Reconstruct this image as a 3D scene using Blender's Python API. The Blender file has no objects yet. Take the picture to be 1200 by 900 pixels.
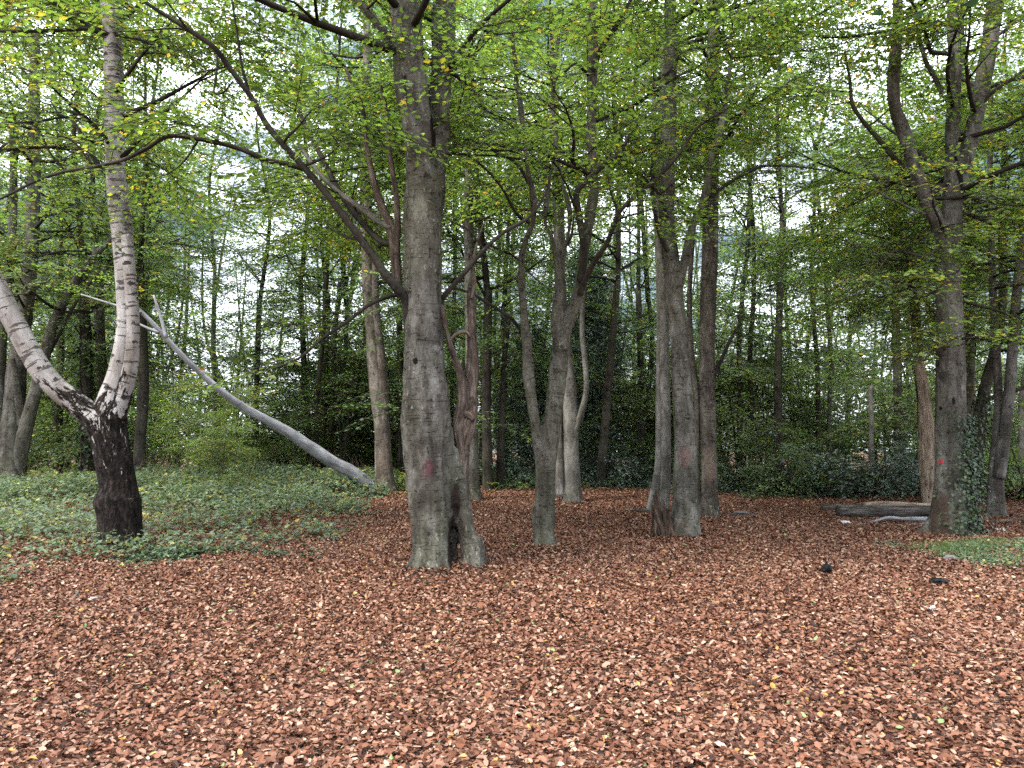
import bpy, math, random
import numpy as np
from mathutils import Vector, kdtree

SC = bpy.context.scene
COL = SC.collection
R = math.radians
rng = np.random.default_rng(11)

# ------------------------------------------------------------------ camera, sky, sun, exposure
F = 900.0                      # focal length in pixels of a 1200 x 900 picture
EYE = 1.6
PITCH = math.atan2(50, F)
cam_d = bpy.data.cameras.new("camera")
cam = bpy.data.objects.new("camera", cam_d)
COL.objects.link(cam)
cam_d.sensor_width = 36.0
cam_d.lens = 36.0 * F / 1200.0
cam_d.clip_start = 0.05
cam_d.clip_end = 600
cam.location = (0, 0, EYE)
cam.rotation_euler = (R(90) + PITCH, 0, 0)
SC.camera = cam

SUN_EL, SUN_AZ = R(52), R(232)         # soft light through high cloud, from behind the camera and to the left
world = bpy.data.worlds.new("World")
SC.world = world
world.use_nodes = True
wn = world.node_tree.nodes
wl = world.node_tree.links
bg = wn["Background"]
sky = wn.new("ShaderNodeTexSky")
sky.sky_type = 'NISHITA'
sky.sun_disc = False
sky.sun_elevation = SUN_EL
sky.sun_rotation = SUN_AZ
sky.air_density = 1.0
sky.dust_density = 2.0
tco = wn.new("ShaderNodeTexCoord")
cmap = wn.new("ShaderNodeMapping")
cmap.inputs['Scale'].default_value = (1.0, 1.0, 2.4)
cn = wn.new("ShaderNodeTexNoise")
cn.inputs['Scale'].default_value = 2.6
cn.inputs['Detail'].default_value = 7
cn.inputs['Roughness'].default_value = 0.6
cr = wn.new("ShaderNodeValToRGB")
cr.color_ramp.elements[0].position = 0.43
cr.color_ramp.elements[1].position = 0.55
cr.color_ramp.elements[0].color = (0.0, 0.0, 0.0, 1)
cmix = wn.new("ShaderNodeMix")
cmix.data_type = 'RGBA'
cmix.inputs['B'].default_value = (9.3, 9.9, 11.0, 1)      # lit cloud
wl.new(tco.outputs['Generated'], cmap.inputs['Vector'])
wl.new(cmap.outputs['Vector'], cn.inputs['Vector'])
wl.new(cn.outputs['Fac'], cr.inputs['Fac'])
wl.new(cr.outputs['Color'], cmix.inputs['Factor'])
blue = wn.new("ShaderNodeMix")            # clear sky between the clouds is darker than the lit cloud
blue.data_type = 'RGBA'
blue.blend_type = 'MULTIPLY'
blue.inputs['Factor'].default_value = 1.0
blue.inputs['B'].default_value = (0.42, 0.42, 0.42, 1)
wl.new(sky.outputs['Color'], blue.inputs['A'])
wl.new(blue.outputs['Result'], cmix.inputs['A'])
sepz = wn.new("ShaderNodeSeparateXYZ")
wl.new(tco.outputs['Generated'], sepz.inputs[0])
grad = wn.new("ShaderNodeMapRange")        # cloud is about three times brighter overhead than at the horizon
grad.inputs['From Min'].default_value = 0.0
grad.inputs['From Max'].default_value = 1.0
grad.inputs['To Min'].default_value = 0.36
grad.inputs['To Max'].default_value = 1.25
wl.new(sepz.outputs['Z'], grad.inputs['Value'])
dome = wn.new("ShaderNodeMix")
dome.data_type = 'RGBA'
dome.blend_type = 'MULTIPLY'
dome.inputs['Factor'].default_value = 1.0
wl.new(cmix.outputs['Result'], dome.inputs['A'])
wl.new(grad.outputs[0], dome.inputs['B'])
wl.new(dome.outputs['Result'], bg.inputs['Color'])
bg.inputs['Strength'].default_value = 0.15

sd = bpy.data.lights.new("sun", 'SUN')
sd.energy = 1.5
sd.angle = R(12)
sd.color = (1.0, 0.95, 0.88)
sun = bpy.data.objects.new("sun", sd)
COL.objects.link(sun)
# direction towards the sun, same convention as the sky texture (rotation from +Y, clockwise seen from above)
sv = Vector((math.sin(SUN_AZ) * math.cos(SUN_EL), math.cos(SUN_AZ) * math.cos(SUN_EL), math.sin(SUN_EL)))
sun.rotation_euler = sv.to_track_quat('Z', 'Y').to_euler()

SC.view_settings.view_transform = 'Standard'
SC.view_settings.look = 'None'
SC.view_settings.exposure = 2.5
SC.view_settings.gamma = 1
SC.view_settings.use_curve_mapping = False
SC.cycles.max_bounces = 8
SC.cycles.diffuse_bounces = 5
SC.cycles.glossy_bounces = 2
SC.cycles.transmission_bounces = 5
SC.cycles.use_denoising = False
SC.cycles.sample_clamp_indirect = 4.0

# ------------------------------------------------------------------ helpers
_s, _c = math.sin(PITCH), math.cos(PITCH)


def P(px, py, Y):
    """world point seen at a picture position, on the plane at distance Y; also metres per pixel there"""
    x = (px - 600) / F
    u = (450 - py) / F
    t = Y / (_c - u * _s)
    return np.array([x * t, Y, EYE + t * (_s + u * _c)]), t / F


def proj(p):
    """picture position of world points (n,3)"""
    d = p - np.array([0, 0, EYE])
    fw = d[:, 1] * _c + d[:, 2] * _s
    up = -d[:, 1] * _s + d[:, 2] * _c
    fw = np.where(fw < 0.1, 0.1, fw)
    return 600 + F * d[:, 0] / fw, 450 - F * up / fw


def _hash(i, j, k, seed):
    h = (i * 374761393 + j * 668265263 + k * 2147483647 + seed * 974711) & 0xffffffff
    h = ((h ^ (h >> 13)) * 1274126177) & 0xffffffff
    return ((h ^ (h >> 16)) & 0xffff) / 65535.0


def vnoise(p, seed=0):
    p = np.asarray(p, dtype=np.float64)
    f = np.floor(p).astype(np.int64)
    t = p - f
    t = t * t * (3 - 2 * t)
    out = 0
    for a in (0, 1):
        wx = t[:, 0] if a else 1 - t[:, 0]
        for b in (0, 1):
            wy = t[:, 1] if b else 1 - t[:, 1]
            for c in (0, 1):
                wz = t[:, 2] if c else 1 - t[:, 2]
                out = out + wx * wy * wz * _hash(f[:, 0] + a, f[:, 1] + b, f[:, 2] + c, seed)
    return out * 2 - 1


def ground_z(x, y):
    x = np.atleast_1d(np.asarray(x, float))
    y = np.atleast_1d(np.asarray(y, float))
    p = np.stack([x * 0.45, y * 0.45, x * 0], 1)
    q = np.stack([x * 0.12 + 9, y * 0.12, x * 0], 1)
    z = 0.03 * vnoise(p, 3) + 0.05 * vnoise(q, 5) * np.clip((y - 4) / 8, 0, 1)
    d = np.clip(y - 19, 0, 60)
    return z - 0.05 * d * np.clip(d / 6, 0, 1)


def tag(o, label=None, cat=None, group=None, kind=None):
    if label: o["label"] = label
    if cat: o["category"] = cat
    if group: o["group"] = group
    if kind: o["kind"] = kind
    return o


def empty(name, loc):
    o = bpy.data.objects.new(name, None)
    o.location = loc
    o.empty_display_size = 0.2
    COL.objects.link(o)
    return o


def link(name, me, mat=None, parent=None, loc=None):
    o = bpy.data.objects.new(name, me)
    COL.objects.link(o)
    if mat is not None and not me.materials:
        me.materials.append(mat)
    if "twigs_from" in me.keys() and len(me.materials) == 1:
        me.materials.append(M_TWIG)
    if parent: o.parent = parent
    if loc is not None: o.location = loc
    return o


def mesh_np(name, V, faces, smooth=True, attrs=None):
    """faces: (n,k) int array or list of such arrays"""
    me = bpy.data.meshes.new(name)
    if not isinstance(faces, (list, tuple)): faces = [faces]
    faces = [f for f in faces if len(f)]
    V = np.ascontiguousarray(V, dtype=np.float32)
    me.vertices.add(len(V))
    me.vertices.foreach_set("co", V.ravel())
    tot = np.concatenate([np.full(len(f), f.shape[1], dtype=np.int32) for f in faces])
    idx = np.concatenate([np.asarray(f, dtype=np.int32).ravel() for f in faces])
    me.loops.add(len(idx))
    me.loops.foreach_set("vertex_index", idx)
    me.polygons.add(len(tot))
    st = np.zeros(len(tot), dtype=np.int32)
    st[1:] = np.cumsum(tot)[:-1]
    me.polygons.foreach_set("loop_start", st)
    me.polygons.foreach_set("loop_total", tot)
    me.polygons.foreach_set("use_smooth", np.full(len(tot), smooth, dtype=bool))
    for k, (dom, typ, data) in (attrs or {}).items():
        a = me.attributes.new(k, typ, dom)
        a.data.foreach_set("vector" if typ == 'FLOAT_VECTOR' else "value",
                           np.ascontiguousarray(data, dtype=np.float32).ravel())
    me.update(calc_edges=True)
    return me


class MB:
    """collects vertices and faces of one mesh"""
    def __init__(self):
        self.V = []; self.T = []; self.Q = []; self.F3 = []; self.n = 0

    def add(self, V, Q=None, F3=None, tc=None):
        V = np.asarray(V, float)
        if Q is not None and len(Q): self.Q.append(np.asarray(Q) + self.n)
        if F3 is not None and len(F3): self.F3.append(np.asarray(F3) + self.n)
        self.V.append(V)
        self.T.append(V if tc is None else tc)
        self.n += len(V)

    def mesh(self, name, smooth=True):
        V = np.concatenate(self.V); T = np.concatenate(self.T)
        fs = []
        if self.Q: fs.append(np.concatenate(self.Q))
        if self.F3: fs.append(np.concatenate(self.F3))
        return mesh_np(name, V, fs, smooth, {"tc": ('POINT', 'FLOAT_VECTOR', T)})


def smooth_path(pts, step):
    """Catmull-Rom through points (n, 4: x y z r), resampled at about step metres"""
    p = np.asarray(pts, float)
    if len(p) == 2:
        L = np.linalg.norm(p[1, :3] - p[0, :3])
        n = max(2, int(L / step) + 1)
        t = np.linspace(0, 1, n)[:, None]
        return p[0] * (1 - t) + p[1] * t
    q = np.vstack([2 * p[0] - p[1], p, 2 * p[-1] - p[-2]])
    out = []
    for i in range(1, len(q) - 2):
        L = np.linalg.norm(q[i + 1, :3] - q[i, :3])
        n = max(1, int(round(L / step)))
        t = (np.arange(n) / n)[:, None]
        a, b, c, d = q[i - 1], q[i], q[i + 1], q[i + 2]
        out.append(0.5 * (2 * b + (c - a) * t + (2 * a - 5 * b + 4 * c - d) * t ** 2 + (3 * b - a - 3 * c + d) * t ** 3))
    out.append(p[-1:])
    o = np.vstack(out)
    o[:, 3] = np.maximum(o[:, 3], 0.0015)
    return o


def frames(p):
    n = len(p)
    T = np.gradient(p, axis=0)
    T /= np.linalg.norm(T, axis=1)[:, None] + 1e-9
    N = np.zeros_like(p); B = np.zeros_like(p)
    ref = np.array([1.0, 0, 0]) if abs(T[0, 0]) < 0.8 else np.array([0, 1.0, 0])
    v = ref - T[0] * ref.dot(T[0])
    for i in range(n):
        v = v - T[i] * v.dot(T[i])
        v /= np.linalg.norm(v) + 1e-9
        N[i] = v
        B[i] = np.cross(T[i], v)
    return T, N, B


def tube(mb, path, seg, rough=0.0, seed=0, v0=0.0, lob=0.0):
    """sweep a closed tube along path (n,4)"""
    p = path[:, :3]; r = path[:, 3]
    T, N, B = frames(p)
    a = np.linspace(0, 2 * np.pi, seg, endpoint=False)
    ca, sa = np.cos(a), np.sin(a)
    al = v0 + np.concatenate([[0], np.cumsum(np.linalg.norm(np.diff(p, axis=0), axis=1))])
    rr = np.repeat(r[:, None], seg, 1)
    if rough or lob:
        q = np.stack([np.repeat(ca[None], len(p), 0) * 1.3 + seed * 7.1, np.repeat(sa[None], len(p), 0) * 1.3, np.repeat((al * 1.1)[:, None], seg, 1)], 2).reshape(-1, 3)
        q2 = q * np.array([2.2, 2.2, 3.6])
        d = rough * (vnoise(q, seed + 1) + 0.5 * vnoise(q2, seed + 2))
        rr = rr * (1 + d.reshape(rr.shape))
    V = p[:, None, :] + rr[..., None] * (N[:, None, :] * ca[None, :, None] + B[:, None, :] * sa[None, :, None])
    tc = np.stack([rr * ca, rr * sa, np.repeat(al[:, None], seg, 1)], 2).reshape(-1, 3)
    n = len(p)
    i = np.arange(n - 1)[:, None] * seg
    j = np.arange(seg)[None]
    j2 = (j + 1) % seg
    Q = np.stack([i + j, i + j2, i + seg + j2, i + seg + j], 2).reshape(-1, 4)
    V = V.reshape(-1, 3)
    V = np.vstack([V, p[:1], p[-1:]])
    tc = np.vstack([tc, [[0, 0, al[0]]], [[0, 0, al[-1]]]])
    c0, c1 = n * seg, n * seg + 1
    jj = np.arange(seg); kk = (jj + 1) % seg
    F3 = np.vstack([np.stack([np.full(seg, c0), kk, jj], 1), np.stack([np.full(seg, c1), (n - 1) * seg + jj, (n - 1) * seg + kk], 1)])
    mb.add(V, Q, F3, tc)


# ------------------------------------------------------------------ materials
def new_mat(name):
    m = bpy.data.materials.new(name)
    m.use_nodes = True
    nt = m.node_tree
    nt.nodes.clear()
    out = nt.nodes.new("ShaderNodeOutputMaterial")
    return m, nt, out


class NT:
    def __init__(self, nt): self.nt = nt

    def n(self, t, **kw):
        nd = self.nt.nodes.new(t)
        for k, v in kw.items():
            if k in nd.inputs.keys() if hasattr(nd.inputs, 'keys') else False:
                nd.inputs[k].default_value = v
            else:
                setattr(nd, k, v)
        return nd

    def l(self, a, b): self.nt.links.new(a, b)

    def mapped(self, vec, scale):
        m = self.n("ShaderNodeMapping"); m.inputs['Scale'].default_value = scale
        self.l(vec, m.inputs['Vector']); return m.outputs['Vector']

    def noise(self, vec, scale=1.0, detail=4, rough=0.55):
        m = self.n("ShaderNodeTexNoise")
        m.inputs['Scale'].default_value = scale; m.inputs['Detail'].default_value = detail; m.inputs['Roughness'].default_value = rough
        self.l(vec, m.inputs['Vector']); return m.outputs['Fac']

    def ramp(self, fac, stops, interp='LINEAR'):
        m = self.n("ShaderNodeValToRGB")
        e = m.color_ramp.elements
        m.color_ramp.interpolation = interp
        while len(e) < len(stops): e.new(0.5)
        for x, (p, c) in zip(e, stops):
            x.position = p
            x.color = (c, c, c, 1) if not isinstance(c, tuple) else (*c, 1)
        self.l(fac, m.inputs['Fac']); return m.outputs['Color']

    def mix(self, fac, a, b, mode='MIX'):
        m = self.n("ShaderNodeMix"); m.data_type = 'RGBA'; m.blend_type = mode
        for s, v in (('Factor', fac), ('A', a), ('B', b)):
            if hasattr(v, 'links') or isinstance(v, bpy.types.NodeSocket): self.l(v, m.inputs[s])
            elif isinstance(v, tuple): m.inputs[s].default_value = (*v, 1)
            else: m.inputs[s].default_value = v
        return m.outputs['Result']

    def math(self, op, a, b=0.0, clamp=False):
        m = self.n("ShaderNodeMath"); m.operation = op; m.use_clamp = clamp
        for i, v in enumerate((a, b)):
            if isinstance(v, bpy.types.NodeSocket): self.l(v, m.inputs[i])
            else: m.inputs[i].default_value = v
        return m.outputs[0]

    def attr(self, name, out='Vector'):
        m = self.n("ShaderNodeAttribute"); m.attribute_name = name; return m.outputs[out]

    def objco(self): return self.n("ShaderNodeTexCoord").outputs['Object']

    def sepz(self, v):
        m = self.n("ShaderNodeSeparateXYZ"); self.l(v, m.inputs[0]); return m.outputs['Z']

    def bump(self, h, strength=0.5, dist=0.02):
        m = self.n("ShaderNodeBump"); m.inputs['Strength'].default_value = strength; m.inputs['Distance'].default_value = dist
        self.l(h, m.inputs['Height']); return m.outputs['Normal']

    def bsdf(self, col, rough, nrm=None, spec=0.3):
        m = self.n("ShaderNodeBsdfPrincipled")
        if isinstance(col, tuple): m.inputs['Base Color'].default_value = (*col, 1)
        else: self.l(col, m.inputs['Base Color'])
        if isinstance(rough, bpy.types.NodeSocket): self.l(rough, m.inputs['Roughness'])
        else: m.inputs['Roughness'].default_value = rough
        m.inputs['Specular IOR Level'].default_value = spec
        if nrm: self.l(nrm, m.inputs['Normal'])
        return m.outputs[0]

    def spot(self, co, centre, scale, inner, outer, wob=0.0, wobscale=9.0):
        """1 inside an ellipsoid about centre, 0 outside"""
        s = self.n("ShaderNodeVectorMath"); s.operation = 'SUBTRACT'
        self.l(co, s.inputs[0]); s.inputs[1].default_value = centre
        m = self.n("ShaderNodeVectorMath"); m.operation = 'MULTIPLY'
        self.l(s.outputs[0], m.inputs[0]); m.inputs[1].default_value = tuple(1 / x for x in scale)
        ln = self.n("ShaderNodeVectorMath"); ln.operation = 'LENGTH'
        self.l(m.outputs[0], ln.inputs[0])
        d = ln.outputs['Value']
        if wob:
            nz = self.noise(co, wobscale, 4, 0.6)
            d = self.math('ADD', d, self.math('MULTIPLY', self.math('SUBTRACT', nz, 0.5), wob))
        mr = self.n("ShaderNodeMapRange"); mr.inputs['From Min'].default_value = outer; mr.inputs['From Max'].default_value = inner
        self.l(d, mr.inputs['Value'])
        return mr.outputs[0]


def beech_mat(name, dark=(0.068, 0.060, 0.046), mid=(0.165, 0.152, 0.125), pale=(0.275, 0.265, 0.235), algae=0.5, lichen=0.5,
              marks=(), bump=0.9, k=0.56):
    """smooth grey bark with algae, lichen specks, fine rings; marks: (centre, scale, colour, wobble)"""
    m, nt, out = new_mat(name); g = NT(nt)
    tc = g.attr("tc"); ob = g.objco()
    dark, mid, pale = (tuple(x * k for x in c) for c in (dark, mid, pale))
    n1 = g.noise(g.mapped(tc, (7, 7, 2.6)), 1.0, 8, 0.68)
    col = g.ramp(n1, [(0.34, dark), (0.5, mid), (0.66, pale)])
    n8 = g.noise(g.mapped(tc, (3.1, 3.1, 1.6)), 1.0, 5, 0.65)
    col = g.mix(g.ramp(n8, [(0.38, 0.75), (0.54, 0.0)]), col, tuple(x * 0.55 for x in dark))
    col = g.mix(g.ramp(n8, [(0.56, 0.0), (0.72, 0.55)]), col, tuple(x * 1.25 for x in pale))
    n9 = g.noise(g.mapped(tc, (10, 10, 0.7)), 1.0, 4, 0.6)
    col = g.mix(g.ramp(n9, [(0.55, 0.0), (0.68, 0.5)]), col, tuple(x * 0.5 for x in dark))
    n2 = g.noise(g.mapped(ob, (1.3, 1.3, 0.55)), 1.0, 4, 0.6)
    col = g.mix(g.math('MULTIPLY', g.ramp(n2, [(0.42, 0.0), (0.66, 1.0)]), algae), col, (0.055, 0.06, 0.028))
    n3 = g.noise(g.mapped(ob, (1.0, 1.0, 0.7)), 2.2, 5, 0.6)
    col = g.mix(g.math('MULTIPLY', g.ramp(n3, [(0.5, 0.0), (0.72, 1.0)]), 0.6), col, (0.032, 0.026, 0.021))
    # rings across the stem
    n4 = g.noise(g.mapped(tc, (5, 5, 42)), 1.0, 3, 0.5)
    ring = g.ramp(n4, [(0.30, 1.0), (0.40, 0.0)])
    col = g.mix(g.math('MULTIPLY', ring, 0.5), col, (0.026, 0.021, 0.018))
    # lichen specks
    n5 = g.noise(g.mapped(tc, (34, 34, 17)), 1.0, 2, 0.5)
    n6 = g.noise(g.mapped(ob, (2, 2, 1)), 1.0, 2, 0.5)
    li = g.math('MULTIPLY', g.ramp(n5, [(0.62, 0.0), (0.68, 1.0)]), g.ramp(n6, [(0.40, 0.0), (0.60, lichen)]))
    col = g.mix(li, col, (0.30, 0.295, 0.265))
    # pits and eye scars
    v = g.n("ShaderNodeTexVoronoi"); v.inputs['Scale'].default_value = 1.0
    g.l(g.mapped(tc, (9, 9, 5.5)), v.inputs['Vector'])
    pit = g.ramp(v.outputs['Distance'], [(0.06, 1.0), (0.16, 0.0)])
    n7 = g.noise(ob, 1.7, 2, 0.5)
    pit = g.math('MULTIPLY', pit, g.ramp(n7, [(0.45, 0.0), (0.6, 0.9)]))
    col = g.mix(pit, col, (0.035, 0.028, 0.022))
    n10 = g.noise(g.mapped(tc, (15, 15, 9)), 1.0, 5, 0.7)
    crust = g.math('MULTIPLY', g.ramp(n10, [(0.36, 1.0), (0.41, 0.0)]), g.ramp(n3, [(0.36, 0.15), (0.6, 0.8)]))
    col = g.mix(crust, col, tuple(x * 0.25 for x in dark))
    n11 = g.noise(g.mapped(tc, (11, 11, 30)), 1.0, 4, 0.65)
    wr = g.math('MULTIPLY', g.ramp(n11, [(0.35, 1.0), (0.385, 0.0)]), g.ramp(n8, [(0.42, 0.9), (0.58, 0.15)]))
    col = g.mix(wr, col, tuple(x * 0.25 for x in dark))
    for cen, sc_, c, wob in marks:
        mk = g.spot(ob, cen, sc_, 0.45 if wob > 0.9 else 0.8, 1.15 if wob > 0.9 else 1.0, wob, 0.9 / max(min(sc_), 0.02))
        if wob > 0.9:       # weathered marks: broken up by the bark
            mk = g.math('MULTIPLY', mk, g.ramp(g.noise(ob, 38, 5, 0.7), [(0.40, 0.0), (0.62, 0.75)]))
        col = g.mix(mk, col, c)
    h = g.math('ADD', g.math('MULTIPLY', n1, 0.6), g.math('MULTIPLY', g.noise(g.mapped(tc, (30, 30, 16)), 1.0, 3, 0.5), 0.35))
    h = g.math('SUBTRACT', h, g.math('MULTIPLY', ring, 0.2))
    h = g.math('SUBTRACT', h, g.math('MULTIPLY', pit, 0.35))
    h = g.math('SUBTRACT', h, g.math('MULTIPLY', crust, 0.3))
    h = g.math('SUBTRACT', h, g.math('MULTIPLY', wr, 0.3))
    g.l(g.bsdf(col, 0.86, g.bump(h, bump, 0.035), 0.08), out.inputs[0])
    return m


def rough_bark(name, dark, mid, pale, vscale=(26, 26, 5), dist=0.05):
    m, nt, out = new_mat(name); g = NT(nt)
    tc = g.attr("tc"); ob = g.objco()
    n1 = g.noise(g.mapped(tc, vscale), 1.0, 6, 0.65)
    n2 = g.noise(ob, 3.0, 5, 0.6)
    col = g.ramp(g.math('ADD', g.math('MULTIPLY', n1, 0.7), g.math('MULTIPLY', n2, 0.3)), [(0.36, dark), (0.5, mid), (0.66, pale)])
    g.l(g.bsdf(col, 0.9, g.bump(n1, 0.9, dist), 0.06), out.inputs[0])
    return m


def birch_mat():
    m, nt, out = new_mat("birch_bark"); g = NT(nt)
    tc = g.attr("tc"); ob = g.objco()
    n0 = g.noise(g.mapped(tc, (5, 5, 1.5)), 1.0, 5, 0.6)
    white = g.ramp(n0, [(0.34, (0.12, 0.10, 0.085)), (0.5, (0.235, 0.215, 0.20)), (0.66, (0.34, 0.325, 0.31))])
    # thin dark lines across the stem, in patches
    n1 = g.noise(g.mapped(tc, (3.6, 3.6, 22)), 1.0, 4, 0.6)
    ln = g.ramp(n1, [(0.38, 1.0), (0.42, 0.0)])
    white = g.mix(g.math('MULTIPLY', ln, 0.9), white, (0.05, 0.042, 0.038))
    # dark diamond scars
    v = g.n("ShaderNodeTexVoronoi"); v.inputs['Scale'].default_value = 1.0
    g.l(g.mapped(tc, (4.2, 4.2, 7.5)), v.inputs['Vector'])
    d = g.math('ADD', v.outputs['Distance'], g.math('MULTIPLY', g.math('SUBTRACT', g.noise(tc, 22, 4, 0.7), 0.5), 0.75))
    sc_ = g.ramp(d, [(0.15, 1.0), (0.20, 0.0)])
    white = g.mix(sc_, white, (0.035, 0.03, 0.027))
    # black corky base with white flecks
    nb = g.noise(g.mapped(tc, (22, 22, 8)), 1.0, 6, 0.68)
    cork = g.ramp(nb, [(0.40, (0.003, 0.0025, 0.0022)), (0.52, (0.015, 0.011, 0.009)), (0.66, (0.05, 0.036, 0.029))])
    fl = g.noise(g.mapped(tc, (16, 16, 6)), 1.0, 4, 0.7)
    zz = g.n("ShaderNodeMapRange"); zz.inputs['From Min'].default_value = 0.5; zz.inputs['From Max'].default_value = 1.6; zz.inputs['To Min'].default_value = 0.13; zz.inputs['To Max'].default_value = 0.0
    z = g.sepz(ob)
    g.l(z, zz.inputs['Value'])
    cork = g.mix(g.ramp(g.math('SUBTRACT', fl, zz.outputs[0]), [(0.585, 0.0), (0.60, 0.85)]), cork, (0.36, 0.325, 0.29))
    nz = g.noise(g.mapped(tc, (7, 7, 2.2)), 1.0, 5, 0.7)
    k = g.math('ADD', z, g.math('MULTIPLY', g.math('SUBTRACT', nz, 0.5), 3.4))
    mr = g.n("ShaderNodeMapRange"); mr.inputs['From Min'].default_value = 1.93; mr.inputs['From Max'].default_value = 2.03
    g.l(k, mr.inputs['Value'])
    col = g.mix(mr.outputs[0], cork, white)
    hb = g.math('MULTIPLY', nb, g.math('SUBTRACT', 1.15, mr.outputs[0]))
    h = g.math('SUBTRACT', hb, g.math('MULTIPLY', g.math('ADD', ln, sc_, True), 0.25))
    g.l(g.bsdf(col, 0.78, g.bump(h, 1.0, 0.07), 0.1), out.inputs[0])
    return m


def leaf_mat(name, stops, trans=0.5, tint=(1.5, 1.6, 0.7), rough=0.45, spec=0.35):
    """stops: colour by per-leaf value 'hue'; 'tone' is the spray's own lightness"""
    m, nt, out = new_mat(name); g = NT(nt)
    col = g.ramp(g.attr("hue", 'Fac'), stops)
    tone = g.attr("tone", 'Fac')
    hs = g.n("ShaderNodeHueSaturation")
    mr = g.n("ShaderNodeMapRange"); mr.inputs['To Min'].default_value = 0.55; mr.inputs['To Max'].default_value = 1.45
    g.l(tone, mr.inputs['Value'])
    g.l(mr.outputs[0], hs.inputs['Value']); g.l(col, hs.inputs['Color'])
    col = hs.outputs['Color']
    b = g.bsdf(col, rough, None, spec)
    if trans:
        t = g.n("ShaderNodeBsdfTranslucent")
        g.l(g.mix(1.0, col, tint, 'MULTIPLY'), t.inputs['Color'])
        ms = g.n("ShaderNodeMixShader"); ms.inputs[0].default_value = trans
        g.l(b, ms.inputs[1]); g.l(t.outputs[0], ms.inputs[2])
        g.l(ms.outputs[0], out.inputs[0])
    else:
        g.l(b, out.inputs[0])
    return m


G_BEECH = [(0.0, (0.055, 0.095, 0.030)), (0.35, (0.098, 0.146, 0.040)), (0.68, (0.155, 0.20, 0.050)), (0.78, (0.20, 0.215, 0.04)), (0.9, (0.34, 0.27, 0.05)), (1.0, (0.32, 0.16, 0.05))]
G_SHADE = [(0.0, (0.05, 0.095, 0.042)), (0.4, (0.09, 0.145, 0.06)), (0.7, (0.14, 0.195, 0.075)), (0.82, (0.20, 0.20, 0.045)), (1.0, (0.34, 0.22, 0.045))]
G_HOLLY = [(0.0, (0.026, 0.048, 0.030)), (0.6, (0.05, 0.082, 0.052)), (1.0, (0.10, 0.14, 0.08))]
G_BRAMBLE = [(0.0, (0.055, 0.085, 0.05)), (0.5, (0.095, 0.135, 0.08)), (0.8, (0.16, 0.20, 0.11)), (0.93, (0.32, 0.29, 0.08)), (1.0, (0.15, 0.105, 0.075))]
M_LEAF = leaf_mat("beech_leaf", G_BEECH, 0.55, (1.5, 1.65, 0.75), 0.42, 0.35)
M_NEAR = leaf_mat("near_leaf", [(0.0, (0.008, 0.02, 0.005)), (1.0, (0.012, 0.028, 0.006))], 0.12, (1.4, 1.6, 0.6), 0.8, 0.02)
M_LEAF2 = leaf_mat("shade_leaf", G_SHADE, 0.58, (1.5, 1.6, 0.9), 0.36, 0.5)
M_FAR = leaf_mat("far_leaf", [(0.0, (0.065, 0.105, 0.042)), (0.4, (0.11, 0.16, 0.06)), (0.7, (0.17, 0.215, 0.075)), (0.82, (0.24, 0.235, 0.06)), (1.0, (0.34, 0.24, 0.06))], 0.58, (1.5, 1.6, 0.9), 0.4, 0.4)
M_HOLLY = leaf_mat("evergreen_leaf", G_HOLLY, 0.15, rough=0.30, spec=0.7)
M_BRAM = leaf_mat("bramble_leaf", G_BRAMBLE, 0.35, rough=0.5)
M_IVY = leaf_mat("ivy_leaf", [(0.0, (0.010, 0.022, 0.008)), (0.6, (0.024, 0.045, 0.016)), (1.0, (0.07, 0.10, 0.03))], 0.1, rough=0.42, spec=0.35)
M_GRASS = leaf_mat("grass_blade", [(0.0, (0.05, 0.085, 0.03)), (0.7, (0.10, 0.15, 0.05)), (1.0, (0.25, 0.22, 0.08))], 0.35)
M_LITTER = leaf_mat("fallen_leaf", [(0.0, (0.014, 0.008, 0.006)), (0.2, (0.046, 0.018, 0.011)), (0.42, (0.112, 0.045, 0.024)), (0.62, (0.155, 0.074, 0.045)),
                                    (0.80, (0.19, 0.108, 0.074)), (0.93, (0.27, 0.18, 0.125)), (0.97, (0.28, 0.155, 0.04)), (1.0, (0.13, 0.17, 0.07))],
                    0.0, (1.2, 0.9, 0.7), 0.6, 0.12)

M_BARK = beech_mat("beech_bark")
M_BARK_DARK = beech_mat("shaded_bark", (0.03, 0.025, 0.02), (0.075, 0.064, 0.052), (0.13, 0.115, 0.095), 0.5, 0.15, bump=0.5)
M_BARK_PALE = beech_mat("pale_bark", (0.11, 0.10, 0.085), (0.22, 0.205, 0.18), (0.34, 0.32, 0.29), 0.35, 0.2, bump=0.5)
M_TWIG = beech_mat("twig_bark", (0.022, 0.018, 0.016), (0.05, 0.042, 0.036), (0.10, 0.088, 0.076), 0.2, 0.1, bump=0.3)
M_DEAD = rough_bark("dead_wood", (0.014, 0.010, 0.008), (0.072, 0.054, 0.042), (0.19, 0.155, 0.125), (20, 20, 3.5), 0.06)
M_ROT = rough_bark("rotten_wood", (0.012, 0.009, 0.008), (0.045, 0.032, 0.025), (0.10, 0.075, 0.058), (24, 24, 5), 0.06)
M_BARKLESS = rough_bark("barkless_wood", (0.06, 0.042, 0.03), (0.19, 0.145, 0.105), (0.33, 0.27, 0.21), (20, 20, 3), 0.04)
M_SILVER = rough_bark("silvered_wood", (0.08, 0.08, 0.083), (0.20, 0.20, 0.207), (0.31, 0.31, 0.32), (10, 10, 2.0), 0.015)
M_SPLINTER = rough_bark("splintered_wood", (0.008, 0.006, 0.005), (0.05, 0.034, 0.025), (0.17, 0.12, 0.085), (34, 34, 4), 0.06)
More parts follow.
